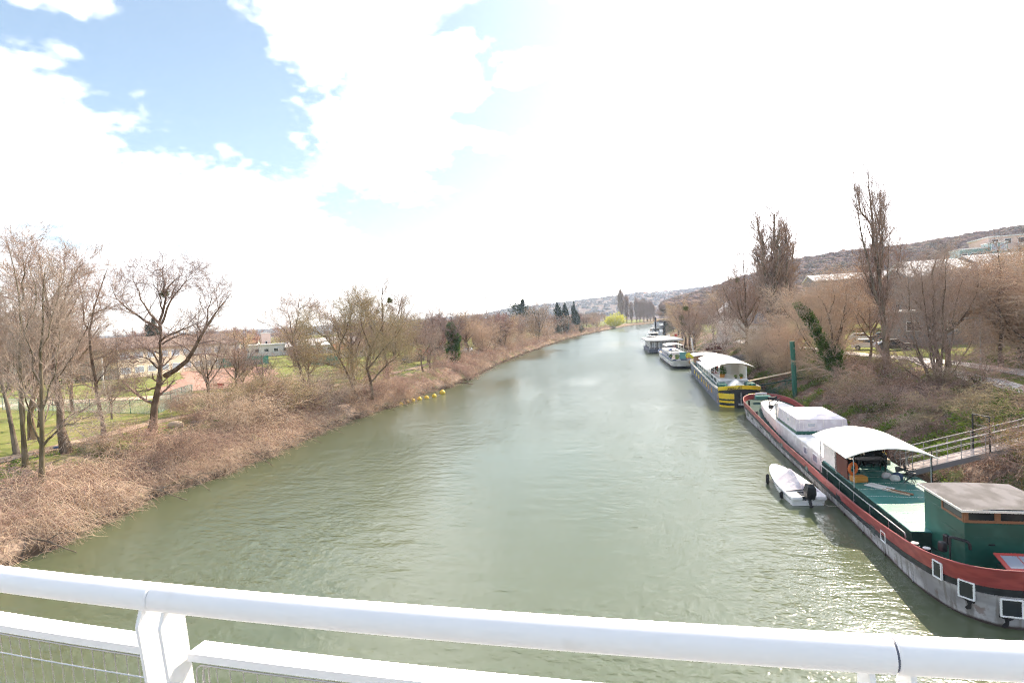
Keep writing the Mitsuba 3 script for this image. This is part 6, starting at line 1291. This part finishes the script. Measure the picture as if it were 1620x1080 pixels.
_rb = np.random.default_rng(6)
for i in range(9):
    x = 15 + 100*i/8 + _rb.uniform(-3, 3); building('house', 'white house on the crest of the far ridge', x, 2250 + _rb.uniform(-30, 30), _rb.uniform(7, 16), 10, 88 + .05*x, _rb.uniform(7, 10), _rb.uniform(-20, 20), 'gable', 3, 'wall_white', 'roof_white' if i % 3 else 'roof_tile', 1, 2, (2, 2), group='white houses on the crest of the far ridge')

# ------------------------------------------------------------------ fences, posts, vehicles, people's things
def fence(name, label, a, b, n, h, postm, netm, r=.035, mesh=True):
    k = thing(name, label, 'fence'); a, b = np.array(a, float), np.array(b, float)
    for t in np.linspace(0, 1, n):
        x, y = a + (b - a)*t; z = float(ground_z(x, y)); part(k, 'post', cyl((x, y, z - .2), r, h + .25, 8), postm, 40)
    us = np.linspace(0, 1, 60); P = np.array([[a[0] + (b[0] - a[0])*u, a[1] + (b[1] - a[1])*u] for u in us]); z = ground_z(P[:, 0], P[:, 1])
    for hh in (h, h*.05): part(k, 'rail', tube(np.column_stack([P, z + hh]), r*.6, 6), postm, 40)
    if mesh:
        s = 0; L = np.linalg.norm(b - a); bars = []; nn = int(L/.16)
        us = np.linspace(0, 1, nn); X = a[0] + (b[0] - a[0])*us; Y_ = a[1] + (b[1] - a[1])*us; Z = ground_z(X, Y_); base = np.stack([X, Y_, Z], -1)
        for sgn in (-1, 1):
            d = np.tile(np.array([(b - a)[0]/L*.5*h*sgn, (b - a)[1]/L*.5*h*sgn, h]), (nn, 1)); bars.append(tubes(np.stack([base, base + d], 1), np.full((nn, 2), .014), 3))
        part(k, 'wire_mesh', bars, netm, False, kind='stuff')
    else:
        V = np.stack([np.column_stack([P + .04*np.sin(us*40)[:, None], z + q*h]) for q in (.06, .35, .65, .98)], 0); q2 = V + np.array([.012, .012, 0]); part(k, 'netting', [grid_mesh(V), grid_mesh(q2[::-1])], netm, False)
    return k
fence('mesh_fence', 'low pale mesh fence with green posts across the left field', (-50.8, 49.7), (-78, 54.5), 9, 1.45, 'green_pole', 'pale_net')
fence('mesh_fence', 'short end of the mesh fence turning towards the courts', (-50.6, 50.3), (-57, 62), 4, 1.9, 'green_pole', 'pale_net')
fence('court_netting', 'long green windbreak netting along the clay court', (-108, 118), (-96, 131), 6, 2.3, 'green_pole', 'green_net', mesh=False)
fence('court_netting', 'shorter green windbreak netting left of the clubhouse', (-78.5, 122), (-68, 118), 5, 2.2, 'green_pole', 'green_net', mesh=False)
fence('wire_fence', 'tall pale wire fence on the green field beyond the orange willow', (-50, 182), (-49, 232), 10, 2.2, 'wall_white', 'wall_white')
def post(name, label, x, y, h, r, m, cat, top=None):
    k = thing(name, label, cat); z = float(ground_z(x, y)); part(k, 'pole', tube([(x, y, z - .3), (x, y, z + h)], [r, r*.6], 10), m, 40)
    if top == 'lamp': part(k, 'arm', tube([(x, y, z + h), (x - .5, y, z + h + .12), (x - 1.1, y, z + h + .1)], .04, 6), m, 40); part(k, 'lamp_head', obox((x - 1.25, y, z + h + .06), .6, .22, .1, 0, .03), 'galvanised', False)
    if top == 'flood':
        part(k, 'crossbar', obox((x, y, z + h), 2.4, .12, .12), m, False)
        for i in range(4): part(k, 'floodlight', obox((x - .9 + i*.6, y - .1, z + h + .3), .45, .2, .45, 0, .04), 'galvanised', False)
    return k
post('utility_pole', 'thin white pole on the sand track left of the cream school', -88, 77, 5.2, .12, 'wall_white', 'pole')
post('floodlight_mast', 'tall thin floodlight mast on the skyline above the orange willow', -69, 250, 19.5, .16, 'galvanised', 'floodlight', 'flood')
post('street_lamp', 'grey street lamp beyond the gravel path at the right edge', 29.9, 60, 4.6, .07, 'galvanised', 'street lamp', 'lamp')
post('warning_post', 'white post with a small cross board in the grass by the oak foot', -49.3, 50.6, 1.1, .06, 'wall_white', 'post')

def car_proto(L, w, h, paint, van=False):
    P = [(-L/2, .35), (-L/2, .78), (-L/2 + .15, .92), (-L*.20, .98), (-L*.05, h), (L*.30, h), (L/2 - .12, .95), (L/2, .85), (L/2, .35)] if not van else [(-L/2, .4), (-L/2, .95), (-L/2 + .5, 1.15), (-L*.30, h*.96), (-L*.24, h), (L/2 - .05, h), (L/2, h*.95), (L/2, .4)]
    m = trimesh.creation.extrude_polygon(Polygon(P).buffer(.05).buffer(-.02), w, engine='earcut'); v = np.array(m.vertices); s = np.where(v[:, 1] > .98, .84, 1.0); m.vertices = np.stack([v[:, 0], (v[:, 2] - w/2)*s, v[:, 1]], -1); m.fix_normals()
    out = [proto_part('body', m, paint, False)]
    zc = (h + .98)/2
    for sy in (-1, 1):
        g = Polygon([(-L*.17, 1.0), (-L*.045, h - .1), (L*.28, h - .1), (L*.40, 1.02)]) if not van else Polygon([(-L*.37, 1.2), (-L*.29, h - .25), (-L*.1, h - .25), (-L*.1, 1.2)])
        gm = trimesh.creation.extrude_polygon(g, .02, engine='earcut'); v = np.array(gm.vertices); gm.vertices = np.stack([v[:, 0], sy*(w/2*.86 + .035*(1 - (v[:, 1] - 1)/(h - 1)) + .02) + v[:, 2] - .01, v[:, 1]], -1); gm.fix_normals(); out.append(proto_part('side_window' if sy < 0 else 'side_window_001', gm, 'glass_dark', False))
    out.append(proto_part('windscreen', obox((-L*.125, 0, zc), .03, w*.72, (h - .98)*1.15, 0, 0, 0, 38), 'glass_dark', False)) if not van else out.append(proto_part('windscreen', obox((-L*.37 + .02, 0, h*.79), .03, w*.75, .75, 0, 0, 0, 35), 'glass_dark', False))
    for i, (x, sy) in enumerate(((-L*.31, -1), (-L*.31, 1), (L*.31, -1), (L*.31, 1))):
        n = '' if i == 0 else f'_{i:03d}'
        out.append(proto_part('wheel' + n, tube([(x, sy*(w/2 - .18), .32), (x, sy*(w/2 + .015), .32)], .32, 20), 'rubber', 40)); out.append(proto_part(f'wheel{n}__rim', tube([(x, sy*(w/2 + .012), .32), (x, sy*(w/2 + .022), .32)], .19, 14), 'galvanised', 40))
    for i, sy in enumerate((-1, 1)): out.append(proto_part('headlight' + ('_001' if i else ''), obox((-L/2 - .02, sy*w*.36, .74), .06, .3, .14, 0, .02), 'glass_sky', False)); out.append(proto_part('tail_light' + ('_001' if i else ''), obox((L/2 + .02, sy*w*.38, .82), .06, .22, .16, 0, .02), 'red_bright', False))
    return out
mat('car_silver', (.55, .57, .60), .25, .5, .6, 1.0); mat('car_dark', (.03, .035, .05), .25, .5, .2, 1.0); mat('car_red', (.45, .03, .03), .3, .5, 0, 1.0); mat('car_white', (.75, .75, .75), .3, .5, 0, 1.0)
def car(label, x, y, rz, paint, L=4.2, w=1.75, h=1.48, van=False, cat='car'):
    return place(car_proto(L, w, h, paint, van), 'parked_van' if van else 'parked_car', label, cat, None, (x, y, float(ground_z(x, y)) + .01), rz)
car('silver car parked left of the tallest poplar by the gravel path', 31.0, 89.5, 160, 'car_silver')
car('dark blue car parked right behind the silver car', 33.0, 86.0, 170, 'car_dark')
car('white roofed car farther back on the right bank behind the ivy covered willow', 36.5, 108, 165, 'car_white')
car('dark car next to the white roofed car on the right bank', 39.5, 106, 165, 'car_dark')
car('left of two dark cars parked by the path on the left bank', -50.6, 116, 100, 'car_dark')
car('right of two dark cars parked by the path on the left bank', -50.4, 122.5, 100, 'car_dark')
car('small red van with a white top beyond the dark cars on the left bank', -55.5, 138, 40, 'car_red', 5.0, 1.95, 2.2, True, 'van')
car('blue and grey car behind the ivy clad tree on the left bank', -47.5, 150, 80, 'car_silver')
k = thing('container', 'dark steel container beside the red van', 'container'); part(k, 'box', box(-54.5, -50.5, 142, 144.4, 2.9, 5.3, .04), 'green_dark', False)
for i in range(8): part(k, 'rib', box(-54.4 + i*.52, -54.25 + i*.52, 141.94, 142, 3.0, 5.2), 'green_dark', False)
solo('bench', [obox((-60.5, 70.5, 3.5), 1.8, .45, .06, 35, .01), obox((-60.6, 70.75, 3.85), 1.8, .05, .4, 35, .01), obox((-61.1, 70.1, 3.25), .08, .4, .5, 35), obox((-59.9, 70.9, 3.25), .08, .4, .5, 35)], 'red_bright', 'red bench at the edge of the clay court', 'bench', smooth=False)
solo('boulder', (lambda m: (m.apply_scale([.5, .4, .3]), m.apply_translation((-39.2, 42.8, 3.15)), m)[2])(trimesh.creation.icosphere(subdivisions=2)), 'concrete', 'pale grey boulder in the brush right of the oak foot', 'boulder', smooth=40)
solo('boulder', (lambda m: (m.apply_scale([.75, .5, .42]), m.apply_translation((-40.4, 41.9, 3.2)), m)[2])(trimesh.creation.icosphere(subdivisions=2)), 'plank_wood', 'buff rounded boulder right behind the oak foot', 'boulder', smooth=40)
solo('litter', obox((-43.3, 33.8, 3.1), .5, .35, .12, 30, .03), 'blue_paint', 'scrap of blue litter on the dirt path in the left cluster of trees', 'litter', smooth=False)

# ------------------------------------------------------------------ air
HAZE = .00017
scene['haze_air'] = {'type': 'homogeneous', 'albedo': {'type': 'rgb', 'value': [.93, .95, .97]}, 'sigma_t': {'type': 'rgb', 'value': [HAZE*.85, HAZE, HAZE*1.25]}}
scene['haze'] = {'type': 'cube', 'to_world': T().translate([300, 1500, 100]).scale([4300, 2600, 106]), 'bsdf': {'type': 'null'}, 'interior': {'type': 'ref', 'id': 'haze_air'}}
labels['haze'] = {'label': 'thin spring haze over the river valley', 'kind': 'stuff'}
scene['camera']['medium'] = {'type': 'ref', 'id': 'haze_air'}
